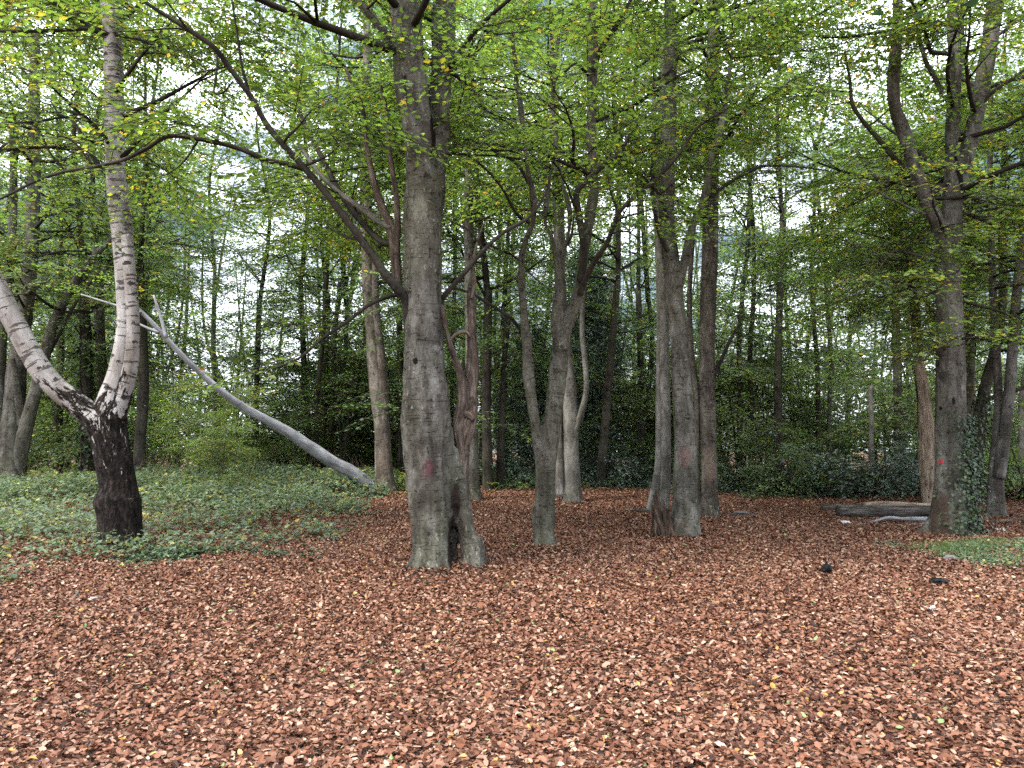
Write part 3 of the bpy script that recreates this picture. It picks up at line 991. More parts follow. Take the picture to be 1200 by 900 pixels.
tree("beech_tree", "thick grey beech in the middle, forked high up and hollow at its foot", 8.6, (512, 668),
     [([(507, 672, 25), (508, 645, 24), (506, 605, 25), (505, 560, 28), (501, 510, 29), (499, 455, 26.5), (497, 400, 24), (496, 330, 21.5), (496, 260, 21), (494, 200, 20), (488, 150, 18.5), (483, 110, 18.2), (478, 60, 18), (473, 0, 16.5), (469, -40, 16), (464, -110, 15.5), (452, -220, 13), (440, -360, 8), (434, -480, 3)], -0.3),
      ([(501, 300, 16), (506, 230, 14.5), (511, 170, 14), (514, 120, 13.5), (517, 60, 15), (522, 0, 14.5), (528, -60, 13.5), (536, -160, 12), (552, -280, 9), (560, -420, 4)], 0.4),
      ([(557, 672, 12), (552, 645, 11), (546, 612, 10.5), (541, 580, 9), (537, 552, 6.5), (534, 525, 3)], 0.0),
      ([(536, 590, 10), (524, 560, 12), (515, 520, 12)], 0.0),
      ([(534, 680, 8, .16), (534, 650, 8, .16), (534, 620, 8, .14), (534, 590, 8, .1)], 0.0)],
     [([(487, 440, 5), (484, 420, 8), (480, 400, 6), (477, 375, 5.2), (475, 352, 5.4), (466, 338, 6.2), (452, 322, 5.4), (437, 300, 4.9), (414, 268, 4.5), (385, 230, 4.2), (358, 198, 4.0), (317, 152, 3.6), (293, 112, 3.3), (267, 77, 3.0), (250, 55, 3.1), (213, 30, 2.6), (167, 0, 2.2), (120, -40, 1.6)], -1.0, M_TWIG, 0),
      ([(358, 198, 3.2), (335, 192, 3.2), (310, 187, 3.0), (277, 173, 2.7), (233, 163, 2.6), (197, 160, 2.4), (172, 174, 2.2), (148, 186, 2.2), (123, 193, 2.0), (77, 201, 1.8), (43, 212, 1.6), (0, 233, 1.3), (-40, 245, 1.0)], -0.3, M_TWIG, 0),
      ([(466, 338, 6), (463, 300, 5.8), (458, 268, 5.4), (446, 238, 4.4), (436, 205, 3.8), (429, 165, 3.2), (424, 125, 2.5), (405, 80, 1.8)], 0.1, M_DEAD, 0),
      ([(463, 300, 4.5), (466, 262, 4.0), (463, 220, 3.2), (455, 170, 3.0), (452, 128, 2.4), (446, 100, 1.6)], -0.1, M_DEAD, 0),
      ([(458, 268, 4), (442, 258, 4), (420, 242, 3.4), (398, 226, 3.0), (376, 205, 2.6), (350, 170, 2)], 0.4, M_BARK_PALE, 0),
      ([(462, 286, 4), (448, 283, 4), (428, 265, 3.4), (404, 235, 3.2), (372, 175, 2.6), (350, 130, 2)], 0.9, M_TWIG, 0),
      ([(472, 348, 2.4), (460, 346, 2.6), (433, 357, 2.3), (407, 377, 2.0), (377, 397, 1.8), (350, 420, 1.5), (320, 432, 1.0)], -0.4, M_TWIG, 3.5),
      ([(466, 62, 5), (457, 48, 5), (443, 28, 4.6), (420, 2, 4.2), (395, -30, 3.4), (350, -70, 2.5)], -0.4, M_BARK_PALE, 0),
      ([(267, 77, 1.8), (256, 60, 1.5), (254, 85, 1.4), (251, 108, 1.2), (262, 108, 1.1), (273, 95, 0.9)], -0.2, M_TWIG, 0),
      ([(293, 112, 2.0), (284, 80, 1.6), (278, 40, 1.4), (272, 0, 1.2)], -0.2, M_TWIG, 0),
      ([(233, 163, 1.6), (215, 190, 1.0), (195, 205, 0.7)], -0.2, M_TWIG, 4),
      ([(77, 201, 1.4), (58, 178, 1.2), (45, 150, 0.9), (30, 145, 0.7)], -0.2, M_TWIG, 4),
      ([(110, 195, 1.4), (85, 165, 1.2), (62, 158, 1.0), (28, 148, 0.7)], -0.2, M_TWIG, 4)],
     A_bark, M_TWIG, hero=0.024, rough=0.05, seed=3,
     flare=dict(k=0.28, h=0.22, on=(0, 2), roots=[(508, 25, 6), (556, 14, 5)], reach=1.28, z=0.2),
     crown=[dict(z=(5.6, 12), n=28, len=(2.0, 4.0), per_m=2.4, elev=(0.0, 0.6), on=[0, 1])], leafy=(0, 1, 4, 5, 7),
     yellow=0.08, dents=[(506, 158, 4, 38, 0.09, -0.2), (477, 106, 5, 18, 0.07, -0.2), (500, 70, 4, 60, 0.06, -0.2), (488, 424, 5, 6, 0.07, -0.22), (531, 640, 8, 44, 0.12, -0.1)], amp=0.024)

# the dead, twisted stem that leans out of its foot
tree("dead_tree", "broken reddish dead stem with peeling bark beside the thick forked beech", 8.62, (548, 668),
     [([(549, 672, 10), (548, 640, 9.5), (544, 600, 8.5), (540, 565, 9.5), (542, 525, 9), (545, 500, 9.5), (551, 470, 9), (553, 440, 8), (554, 410, 7), (553, 380, 5.5), (552, 350, 4.0), (551, 338, 2)], 0.1),
      ([(541, 530, 6), (536, 500, 6.5), (541, 470, 7.0), (540, 440, 5.2), (534, 425, 4.4), (527, 402, 4.2), (521, 378, 3.8), (517, 358, 3.0)], -0.15),
      ([(546, 520, 6), (551, 495, 7), (556, 480, 4), (554, 470, 2)], -0.1)],
     [([(520, 372, 3.6), (517, 355, 3.4), (522, 345, 3.2), (546, 318, 2.9), (567, 293, 2.6), (592, 271, 2.3), (620, 254, 1.9), (640, 225, 1.4), (644, 205, 1)], -0.3, M_TWIG, 0),
      ([(551, 395, 2.4), (545, 388, 2.6), (534, 392, 2.4), (527, 400, 1.8)], -0.1, M_DEAD, 0),
      ([(541, 487, 4), (548, 486, 4.4), (555, 492, 2.8)], -0.12, M_DEAD, 0),
      ([(552, 350, 2.2), (556, 330, 2.2), (553, 312, 1.8), (559, 285, 1.5), (566, 262, 1.0)], 0.2, M_DEAD, 0),
      ([(567, 293, 1.4), (550, 270, 1.2), (534, 262, 1.0), (521, 255, .8)], -0.2, M_TWIG, 0)],
     M_DEAD, M_DEAD, hero=0.016, rough=0.16, seed=9, amp=0.014, smooth=1, cat="dead tree")

# B. the birch on the left
tree("birch_tree", "white barked birch with a black corky foot, forked low down", 10.3, (141, 640),
     [([(141, 642, 26), (141, 622, 24), (140, 598, 24.5), (138, 585, 25), (139, 572, 20.5), (135, 545, 20), (130, 515, 20), (127, 492, 21), (131, 472, 17), (138, 445, 13), (144, 415, 11.3), (148, 383, 10.4), (148, 350, 10.4), (146, 312, 11), (142, 267, 11.3), (136, 217, 11.2), (134, 150, 11), (133, 90, 10.3), (132, 43, 10), (128, 0, 9.8), (123, -80, 9), (118, -200, 7), (114, -350, 4), (112, -450, 2)], 0.1),
      ([(126, 520, 15), (118, 497, 17), (104, 484, 14.5), (86, 470, 13.5), (66, 454, 13), (45, 429, 12.8), (27, 398, 12.5), (11, 367, 12), (-6, 335, 12), (-30, 290, 11), (-60, 230, 10), (-85, 140, 8), (-100, 20, 5), (-110, -80, 2)], -0.5),
      ([(134, 490, 12), (143, 465, 10), (153, 430, 8.2), (156, 390, 7.2), (154, 345, 7), (150, 300, 6.6), (147, 275, 4.5)], -0.02)],
     [([(133, 43, 2.2), (105, 34, 2.4), (60, 36, 2.2), (20, 37, 1.8), (-30, 36, 1.3)], -0.3, M_TWIG, 2.5),
      ([(133, 40, 2.2), (160, 45, 2.0), (190, 54, 1.7), (215, 60, 1.2)], -0.3, M_TWIG, 3),
      ([(133, 30, 2), (108, 14, 1.8), (80, 22, 1.5), (62, 40, 1)], 0.3, M_TWIG, 3)],
     M_BIRCH, M_TWIG, rough=0.09, seed=14, seg=30, flare=dict(k=0.10, h=0.15, on=(0,)),
     crown=[dict(z=(4.8, 10), n=26, len=(1.4, 2.8), per_m=2.4, on=[0, 1])], yellow=0.16, leafy=(0, 1, 2))

# C. the slender beech with many upright forks
tree("beech_tree", "slender beech right of the middle, split into thin upright stems", 10.15, (638, 642),
     [([(638, 646, 13), (637, 625, 12), (637, 603, 15), (638, 585, 12.5), (639, 560, 12), (640, 535, 13), (643, 510, 13.5), (648, 485, 10), (652, 450, 9.7), (656, 415, 10), (660, 390, 9.3), (668, 372, 8), (677, 345, 7.2), (683, 310, 6.8), (688, 275, 6.6), (694, 240, 6.4), (697, 215, 6.2), (695, 190, 5.8), (693, 150, 6.3), (694, 90, 5.6), (695, 20, 5), (697, -60, 4), (700, -180, 2)], 0.2),
      ([(636, 540, 8), (631, 520, 7), (626, 490, 6), (621, 455, 5.4), (618, 420, 5.6), (616, 385, 5.3), (612, 345, 4.8), (611, 305, 4.8), (617, 280, 4.6), (624, 262, 4.3), (625, 233, 4.0), (619, 200, 3.6), (615, 165, 3.2), (608, 110, 2.6), (600, 40, 2)], -0.5),
      ([(658, 410, 7), (653, 388, 6.8), (653, 360, 6.2), (655, 337, 5.8), (652, 305, 4.4), (647, 280, 3.7), (639, 262, 3.3), (640, 240, 3.0), (644, 215, 2.4), (648, 180, 1.8)], -0.1),
      ([(655, 340, 4), (661, 300, 3.6), (668, 255, 3.2), (660, 215, 2.9), (652, 170, 2.6), (648, 110, 2.2), (655, 40, 1.6)], 0.5)],
     [([(680, 330, 4.5), (684, 300, 4.4), (683, 280, 4.3), (677, 245, 4), (675, 228, 3.9), (681, 217, 4), (692, 208, 3.7), (703, 197, 3.5), (714, 188, 3.0), (727, 178, 2.4), (742, 150, 1.8)], -0.4, M_TWIG, 0),
      ([(680, 345, 3.8), (687, 325, 3.5), (698, 305, 3.2), (710, 287, 3.0), (718, 268, 2.8), (725, 250, 2.6), (742, 232, 2.4), (765, 214, 2.2), (793, 184, 2.0), (817, 150, 1.7), (850, 128, 1.3)], -1.0, M_TWIG, 0),
      ([(612, 390, 2.2), (600, 374, 2.2), (583, 362, 2.1), (566, 352, 1.9), (550, 343, 1.5), (525, 335, 1.0)], -0.3, M_TWIG, 1.5),
      ([(694, 84, 3.8), (702, 62, 3.4), (714, 42, 3.0), (727, 22, 2.6), (742, -5, 2)], -0.4, M_TWIG, 0),
      ([(690, 88, 2.2), (675, 75, 1.8), (662, 84, 1.4)], -0.3, M_TWIG, 2),
      ([(725, 250, 1.7), (716, 225, 1.4), (713, 200, 1.1), (716, 178, 0.9)], -0.2, M_TWIG, 2),
      ([(622, 262, 2), (605, 250, 1.8), (588, 220, 1.5), (566, 195, 1.2), (545, 180, 0.8)], -0.5, M_TWIG, 2),
      ([(620, 215, 2), (604, 190, 1.8), (583, 180, 1.5), (570, 168, 1.1)], 0.4, M_TWIG, 2)],
     beech_mat("mossy_beech_bark", (0.07, 0.06, 0.046), (0.15, 0.138, 0.108), (0.25, 0.235, 0.195), 0.6, 0.35), M_TWIG, hero=0.02, rough=0.08, seed=21, amp=0.016,
     flare=dict(k=0.22, h=0.12, on=(0,), roots=[(638, 13, 5)], reach=1.25, z=0.1),
     crown=[dict(z=(4.8, 10), n=17, len=(1.4, 3.2), per_m=2.6, elev=(-0.1, 0.5))], leafy=(0, 1, 3), yellow=0.04,
     dents=[(640, 527, 4, 5, 0.03, -0.12)])

# D. the pale pair behind it
tree("beech_tree", "pale twin stemmed beech just behind the slender one", 16.4, (670, 588),
     [([(671, 590, 11), (671, 565, 9), (670, 530, 8.5), (669, 490, 8.5), (667, 455, 8), (663, 415, 7.6), (659, 370, 7), (656, 320, 6.5), (655, 250, 6), (650, 160, 5), (648, 60, 4)], 0.2),
      ([(656, 582, 6), (656, 540, 4.6), (655, 500, 4.2), (660, 460, 4), (664, 430, 3)], 0.3),
      ([(673, 505, 4), (681, 485, 3.8), (687, 455, 3.2), (685, 420, 3.0), (682, 385, 2.8), (684, 330, 2.4)], -0.1)],
     [], M_BARK_PALE, M_TWIG, seed=24, flare=dict(k=0.3, h=0.3, on=(0,)), crown=[dict(z=(5.5, 13), n=16, len=(1.6, 3.2))], yellow=0.04)

# E. the straight beech with the splintered foot
E_bark = beech_mat("ringed_beech_bark", marks=marks_of([(803, 535, 9, 14, (0.14, 0.065, 0.055), 1.2, -0.15), (800, 455, 6, 3, (0.03, 0.025, 0.02), 1.0, -0.15), (804, 450, 3, 4, BLACK, 1.2, -0.15),
                                                      (796, 618, 14, 16, (0.05, 0.03, 0.022), 1.0, -0.1), (806, 505, 9, 2, (0.03, 0.024, 0.02), 1.2, -0.15)], 11.2, (800, 627)), lichen=0.3, algae=0.35)
E_root, E_base, E_paths = tree("beech_tree", "straight grey beech with a splintered orange stump at its foot", 11.2, (800, 627),
     [([(800, 632, 20), (802, 612, 17.5), (803, 590, 15.5), (803, 560, 14.2), (803, 520, 12.8), (801, 480, 12), (799, 440, 11.3), (796, 400, 10.8), (792, 360, 10.6), (788, 320, 10.4), (783, 285, 9.6), (781, 250, 9), (782, 200, 8.6), (784, 140, 8.2), (786, 70, 7.8), (785, 0, 7.2), (782, -100, 6.2), (778, -240, 4), (776, -340, 2)], 0.2),
      ([(795, 335, 6), (801, 312, 5.4), (806, 290, 5.2), (812, 264, 5.0), (822, 242, 4.8), (829, 212, 4.4), (834, 183, 4.0), (842, 160, 3.6), (850, 120, 3), (858, 60, 2)], -0.3)],
     [([(783, 294, 2.8), (776, 282, 2.8), (771, 266, 2.6), (766, 240, 2.3), (764, 200, 1.9), (768, 150, 1.4)], -0.2, M_TWIG, 0),
      ([(824, 240, 2.4), (836, 228, 2.2), (857, 213, 2.0), (876, 202, 1.9), (893, 195, 1.8), (915, 194, 1.6), (940, 196, 1.2), (970, 200, .8)], -0.4, M_TWIG, 1.5),
      ([(783, 255, 1.8), (770, 225, 1.6), (752, 205, 1.2)], -0.3, M_TWIG, 2),
      ([(760, 97, 2.2), (785, 84, 2.0), (800, 62, 1.8), (830, 55, 1.5), (855, 52, 1.2)], -0.6, M_TWIG, 1.5)],
     E_bark, M_TWIG, hero=0.022, rough=0.05, seed=27, amp=0.012,
     flare=dict(k=0.15, h=0.2, on=(0,), roots=[(798, 19, 6)], reach=1.45, z=0.15),
     crown=[dict(z=(5.6, 11), n=18, len=(1.6, 3.4), per_m=2.6, elev=(-0.1, 0.5))], leafy=(0,), yellow=0.1, dents=[(805, 450, 4, 5, 0.03, -0.15)])
# splintered side of its foot: jagged shards
rgs = np.random.default_rng(77)
mb = MB()
for k in range(30):
    px = rgs.uniform(766, 793)
    top = 584 + abs(px - 769) * 1.5 + rgs.uniform(-10, 16)
    q = []
    lean = -2 + rgs.normal(0, 2)
    dd = rgs.uniform(-0.24, -0.02)
    r0 = rgs.uniform(3.6, 6.4)
    foot = 780 + (px - 780) * 0.85 + 3
    for t in (0, 0.3, 0.7, 1.0):
        w, m = P(foot + (px - foot) * t + lean * t + rgs.normal(0, 1.0), 637 + (top - 637) * t, 11.2 + dd)
        q.append([*(w - E_base), m * r0 * (1 - 0.82 * t ** 2)])
    tube(mb, smooth_path(q, 0.03), 7, 0.45, 200 + k)
link("splintered_stump", mb.mesh("splintered_stump", False), M_SPLINTER, E_root)

# F, G. its neighbours
tree("beech_tree", "narrow double stemmed beech left of the one with the splintered stump", 14.8, (771, 597),
     [([(767, 598, 8), (769, 575, 6.5), (772, 545, 5), (773, 500, 4.6), (773, 450, 4.3), (774, 390, 4.2), (773, 340, 4), (771, 280, 3.8), (768, 200, 3.4), (766, 90, 2.6)], 0.2),
      ([(774, 596, 8), (778, 575, 7), (780, 540, 6.3), (780, 490, 6), (779, 430, 5.6), (778, 370, 5.3), (775, 310, 5), (772, 240, 4.6), (775, 140, 4), (778, 30, 3)], 0.0)],
     [], M_BARK_PALE, M_TWIG, seed=31, flare=dict(k=0.3, h=0.3, on=(0, 1)), crown=[dict(z=(6.5, 12), n=12, len=(1.6, 3))], yellow=0.06)
tree("beech_tree", "stout beech right of the one with the splintered stump, ragged bark low down", 13.7, (830, 606),
     [([(831, 610, 13), (831, 590, 10.5), (831, 550, 9.3), (830, 500, 9), (829, 450, 9), (829, 400, 9), (830, 350, 9.2), (832, 300, 9.2), (833, 240, 9), (834, 170, 8.4), (835, 90, 7.6), (838, 0, 6.5), (840, -120, 4)], 0.2),
      ([(818, 603, 5), (816, 560, 4.2), (816, 520, 4), (817, 470, 4), (812, 430, 3.8), (809, 400, 3.4), (808, 340, 3), (812, 280, 2.6)], 0.5)],
     [([(837, 440, 2.6), (846, 420, 2.2), (856, 398, 1.8), (866, 380, 1.2)], -0.1, M_TWIG, 1.5)],
     beech_mat("scuffed_beech_bark", (0.06, 0.045, 0.036), (0.145, 0.122, 0.098), (0.25, 0.22, 0.185), 0.3, 0.5, marks_of([(831, 545, 11, 22, (0.16, 0.105, 0.075), 1.6, -0.1)], 13.7, (830, 606))),
     M_TWIG, seed=34, rough=0.06, flare=dict(k=0.25, h=0.25, on=(0,)), crown=[dict(z=(5.4, 12), n=17, len=(1.6, 3.4), elev=(-0.1, 0.5))], yellow=0.14, seg=18)

# H. the big beech on the right
H_bark = beech_mat("right_beech_bark", (0.07, 0.06, 0.05), (0.165, 0.15, 0.128), (0.28, 0.265, 0.235), 0.4, 0.2,
                   marks=marks_of([(1107, 541, 4.0, 4.2, (0.5, 0.02, 0.04), 0.25, -0.2), (1109, 478, 2.0, 6, BLACK, 0.5, -0.2), (1119, 470, 1.5, 5, BLACK, 0.5, -0.2), (1107, 352, 3, 8, BLACK, 0.7, -0.2),
                                   (1105, 225, 6, 14, (0.05, 0.04, 0.03), 0.8, -0.2), (1108, 440, 8, 10, (0.04, 0.034, 0.028), 0.8, -0.2), (1127, 190, 3.4, 40, BLACK, 0.5, -0.1),
                                   (1100, 600, 14, 44, (0.045, 0.032, 0.024), 0.9, -0.2)], 11.5, (1113, 626)))
H_root, H_base, H_paths = tree("beech_tree", "tall beech on the right with a red paint dot and ivy at its foot", 11.5, (1113, 626),
     [([(1113, 630, 25), (1114, 612, 22), (1115, 590, 20), (1116, 560, 18.5), (1115, 530, 17.2), (1114, 490, 16.5), (1114, 450, 16), (1114, 405, 15.2), (1113, 365, 14.5), (1113, 325, 13.2), (1114, 285, 11.6), (1115, 255, 11.5), (1118, 230, 11.2), (1126, 205, 9.6), (1134, 178, 8.8), (1142, 145, 8.5), (1149, 110, 8.6), (1156, 70, 8.6), (1164, 20, 8.6), (1172, -50, 8), (1186, -160, 6.5), (1196, -280, 4), (1200, -380, 2)], 0.1),
      ([(1113, 270, 9), (1114, 230, 8.5), (1116, 190, 8), (1117, 140, 7.6), (1118, 80, 7), (1117, 20, 6), (1115, -60, 5), (1110, -180, 3)], 0.5),
      ([(1112, 310, 8), (1104, 275, 8.5), (1096, 255, 8.6), (1086, 235, 8.4), (1076, 208, 8), (1067, 180, 7.6), (1058, 152, 7.2), (1049, 126, 6.8), (1047, 95, 6.4), (1050, 50, 5.8), (1052, 0, 5.2), (1050, -90, 4), (1044, -200, 2)], -0.6)],
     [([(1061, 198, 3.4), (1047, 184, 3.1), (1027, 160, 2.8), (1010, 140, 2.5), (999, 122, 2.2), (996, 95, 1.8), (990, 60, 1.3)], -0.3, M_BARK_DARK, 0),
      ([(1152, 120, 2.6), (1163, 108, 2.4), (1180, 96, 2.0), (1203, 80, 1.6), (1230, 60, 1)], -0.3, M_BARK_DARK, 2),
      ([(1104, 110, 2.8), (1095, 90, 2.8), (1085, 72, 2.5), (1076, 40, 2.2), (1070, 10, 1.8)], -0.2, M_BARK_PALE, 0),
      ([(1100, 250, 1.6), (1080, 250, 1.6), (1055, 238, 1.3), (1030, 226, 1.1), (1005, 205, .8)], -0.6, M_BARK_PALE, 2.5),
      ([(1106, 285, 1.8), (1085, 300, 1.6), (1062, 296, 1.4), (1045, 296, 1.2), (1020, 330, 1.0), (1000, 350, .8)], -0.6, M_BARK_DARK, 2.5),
      ([(1118, 400, 1.6), (1140, 395, 1.4), (1165, 400, 1.2), (1190, 392, .9)], -0.9, M_TWIG, 4),
      ([(1110, 325, 1.6), (1122, 318, 1.4), (1090, 335, 1.2), (1078, 345, 1.0)], -1.0, M_TWIG, 4)],
     H_bark, M_TWIG, hero=0.022, rough=0.05, seed=37, amp=0.012,
     flare=dict(k=0.1, h=0.3, on=(0,), roots=[(1113, 24, 6)], reach=1.2, z=0.16),
     crown=[dict(z=(4.2, 11.5), n=32, len=(1.6, 3.6), per_m=2.6, elev=(-0.15, 0.5)), dict(z=(3.0, 5), n=8, len=(1.2, 2.2), per_m=2.6, elev=(-0.2, 0.3))], leafy=(0, 2, 3, 4, 5), yellow=0.12,
     dents=[(1127, 190, 4, 36, 0.03, -0.1), (1106, 352, 4, 10, 0.03, -0.2)])


# ivy climbing stems
def ivy(name, label, base, path, rg, n, z0, z1, spread=1.0, side=None, leaf=0.055):
    V = []
    p = path[(path[:, 2] > z0) & (path[:, 2] < z1)]
    for _ in range(n):
        t = rg.random() ** 1.35
        c = p[min(int(t * len(p)), len(p) - 1)]
        a = rg.uniform(0, 6.283) if side is None else side + rg.normal(0, 0.85)
        rr = c[3] * rg.uniform(1.0, 1.10) + rg.exponential(0.035 * spread) + 0.012
        q = c[:3] + np.array([math.cos(a) * rr, math.sin(a) * rr, rg.normal(0, 0.06)])
        d = np.array([math.cos(a) * 0.6, math.sin(a) * 0.6, -0.75]) + rg.normal(0, 0.45, 3); d /= np.linalg.norm(d)
        w = np.cross(d, [math.cos(a), math.sin(a), 0.3]) + rg.normal(0, 0.25, 3); w /= np.linalg.norm(w)
        s = leaf * rg.uniform(0.6, 1.35)
        V.append([q, q + d * s * 0.35 + w * s * 0.5, q + d * s, q + d * s * 0.35 - w * s * 0.5])
    V = np.array(V)
    hue = rg.beta(2, 2.6, len(V)); tone = rg.random(len(V))
    me = mesh_np(name, V.reshape(-1, 3), np.arange(len(V) * 4).reshape(-1, 4), False, {"hue": ('FACE', 'FLOAT', hue), "tone": ('FACE', 'FLOAT', tone)})
    o = empty(name, base + np.array([0, 0, 0.0]))
    tag(o, label, "ivy")
    link("foliage", me, M_IVY, o)
    m2 = MB()
    for k in range(7):
        a = (side or 0) + rg.normal(0, 0.9)
        q = []
        for c in p[::max(1, len(p) // 9)]:
            a += rg.normal(0, 0.15)
            q.append([c[0] + math.cos(a) * c[3] * 1.03, c[1] + math.sin(a) * c[3] * 1.03, c[2], 0.011])
        if len(q) > 2: tube(m2, smooth_path(q, 0.08), 6)
    if m2.n: link("stem", m2.mesh("stem"), M_ROT, o)


rgi = np.random.default_rng(91)
ivy("ivy", "dark ivy climbing the foot of the tall beech with the red paint dot", H_base, H_paths[0], rgi, 3600, -0.1, 1.75, 1.5, side=-0.35, leaf=0.042)

# I. the dead stem without bark and its dark live neighbour
tree("dead_tree", "barkless tan dead stem between the log pile and the tall right beech", 15.6, (1088, 591),
     [([(1088, 594, 6), (1088, 570, 7.5), (1088, 535, 9), (1087, 505, 8.4), (1084, 475, 7.4), (1080, 445, 6.2), (1077, 420, 5.2), (1075, 400, 4)], 0.1)],
     [], M_BARKLESS, M_TWIG, rough=0.22, seed=41, cat="dead tree", seg=18)
tree("beech_tree", "dark leaning tree rising above the barkless dead stem", 16.2, (1085, 590),
     [([(1085, 592, 5), (1083, 540, 5), (1080, 470, 5.2), (1076, 420, 5.6), (1073, 380, 5.4), (1071, 345, 5), (1066, 315, 4.8), (1060, 295, 4.4), (1052, 270, 4), (1044, 240, 3.4), (1032, 215, 3), (1018, 198, 2.6), (1003, 175, 2)], 0.3),
      ([(1066, 315, 3.6), (1055, 300, 3.5), (1046, 280, 3), (1040, 230, 2.6), (1036, 180, 2.2)], 0.6),
      ([(1071, 345, 3.2), (1060, 320, 3.4), (1056, 290, 3.2), (1053, 240, 2.8), (1055, 180, 2.2)], -0.3)],
     [], M_BARK_DARK, M_TWIG, seed=43, crown=[dict(z=(4.5, 8), n=18, len=(1.4, 2.8), per_m=2.6, elev=(-0.1, 0.5))], yellow=0.03)
J_root, J_base, J_paths = tree("beech_tree", "dark ivied tree leaning right just behind the tall right beech", 16.5, (1143, 588),
     [([(1141, 590, 7), (1142, 560, 7), (1144, 525, 7), (1147, 495, 7), (1152, 465, 6.6), (1158, 440, 6.2), (1166, 412, 5.6), (1172, 380, 5), (1176, 330, 4.6), (1174, 260, 4), (1178, 160, 3)], 0.2)],
     [([(1152, 470, 3), (1162, 466, 2.8), (1176, 462, 2.6), (1195, 456, 2.2), (1230, 445, 1.5)], -0.3, M_BARK_DARK, 2)],
     M_BARK_DARK, M_TWIG, seed=45, crown=[dict(z=(3.2, 9), n=24, len=(1.4, 2.8), elev=(-0.2, 0.5))], yellow=0.03)
ivy("ivy", "ivy sleeve on the leaning tree behind the tall right beech", J_base, J_paths[0], rgi, 700, 0.1, 2.3, 1.0, None, 0.065)
K_bark = beech_mat("hollow_beech_bark", (0.08, 0.07, 0.06), (0.17, 0.155, 0.14), (0.27, 0.255, 0.235), 0.3, 0.2, marks_of([(1172, 575, 5, 44, (0.03, 0.018, 0.013), 1.3, -0.1)], 14.2, (1168, 601)))
tree("beech_tree", "grey beech at the far right with two stems and a brown hollow foot", 14.2, (1168, 601),
     [([(1168, 604, 10), (1167, 585, 9), (1167, 560, 8), (1168, 530, 7), (1170, 490, 5.2), (1170, 455, 4.8), (1168, 420, 4.6), (1165, 380, 4.4), (1163, 320, 4), (1160, 220, 3.2), (1162, 100, 2.2)], 0.4),
      ([(1170, 560, 7), (1175, 525, 6.6), (1180, 485, 6.2), (1184, 445, 6), (1187, 405, 5.6), (1191, 350, 5.2), (1197, 290, 4.8), (1206, 200, 4), (1212, 90, 3)], -0.1)],
     [], K_bark, M_TWIG, seed=47, flare=dict(k=0.2, h=0.2, on=(0,)), crown=[dict(z=(3.6, 10), n=28, len=(1.4, 3.0), elev=(-0.2, 0.5))], yellow=0.06)

# L. the clump at the far left
tree("beech_tree", "grey beech at the left edge spreading into several leaning stems", 18.5, (12, 572),
     [([(12, 575, 18), (12, 550, 15), (12, 525, 13), (14, 495, 11.5), (18, 460, 11), (20, 430, 10.5), (26, 390, 9), (33, 340, 8), (37, 290, 7.8), (39, 240, 7.4), (40, 190, 7), (40, 120, 6), (42, 40, 5)], 0.2),
      ([(18, 560, 9), (26, 520, 8), (33, 490, 7.4), (41, 460, 6.8), (50, 425, 6.2), (62, 382, 5.6), (78, 348, 5), (95, 320, 4.4), (110, 300, 3.8), (127, 284, 3), (150, 260, 2)], -0.5),
      ([(8, 560, 8), (2, 520, 7), (-2, 470, 7), (0, 420, 6.4), (4, 370, 5.6), (9, 320, 5), (14, 275, 4.6), (16, 220, 4), (14, 130, 3)], 0.4),
      ([(26, 500, 5), (22, 470, 4), (18, 440, 3.6), (14, 420, 3)], -0.4)],
     [([(44, 440, 2.2), (60, 410, 2.2), (78, 375, 2.0), (92, 350, 1.8), (112, 325, 1.5), (130, 312, 1.1)], -0.5, M_TWIG, 1.5),
      ([(38, 270, 2), (50, 258, 1.8), (62, 240, 1.6), (68, 215, 1.3)], -0.4, M_TWIG, 2)],
     M_BARK, M_TWIG, rough=0.08, seed=51, flare=dict(k=0.1, h=0.3, on=(0,)), crown=[dict(z=(4.2, 12), n=34, len=(1.6, 3.4), elev=(-0.1, 0.5))], yellow=0.16, seg=16)

# N. the pale beech beyond the clearing, left of the middle
tree("beech_tree", "pale beech with ragged bark at the far edge, left of the thick forked beech", 19.0, (452, 577),
     [([(452, 580, 12), (451, 560, 10.5), (449, 530, 9.8), (447, 495, 9.2), (443, 460, 8.8), (439, 420, 8.4), (435, 375, 8), (432, 330, 7.5), (430, 270, 7), (428, 200, 6), (430, 110, 5), (430, 10, 4)], 0.2),
      ([(451, 480, 4.6), (449, 440, 4.8), (445, 400, 4.6), (441, 360, 4.2), (440, 310, 3.8), (446, 240, 3)], -0.25)],
     [], beech_mat("ragged_pale_bark", (0.09, 0.07, 0.055), (0.20, 0.17, 0.14), (0.32, 0.29, 0.25), 0.25, 0.3, marks_of([(451, 540, 9, 34, (0.11, 0.075, 0.055), 1.4, -0.1)], 19.0, (452, 577))),
     M_TWIG, rough=0.09, seed=53, flare=dict(k=0.2, h=0.3, on=(0,)), crown=[dict(z=(5.0, 13), n=24, len=(1.6, 3.4), elev=(-0.1, 0.5))], yellow=0.05, seg=16)
tree("beech_tree", "straight grey tree right behind the broken reddish dead stem", 16.8, (554, 583),
     [([(555, 586, 10), (554, 565, 8), (554, 530, 7), (553, 480, 6.8), (552, 430, 6.6), (551, 380, 6.2), (550, 330, 5.8), (549, 260, 5.4), (548, 160, 4.6), (550, 50, 3.4)], 0.2)],
     [], M_BARK, M_TWIG, seed=55, flare=dict(k=0.2, h=0.3, on=(0,)), crown=[dict(z=(6.0, 12), n=13, len=(1.6, 3.2))], yellow=0.04)

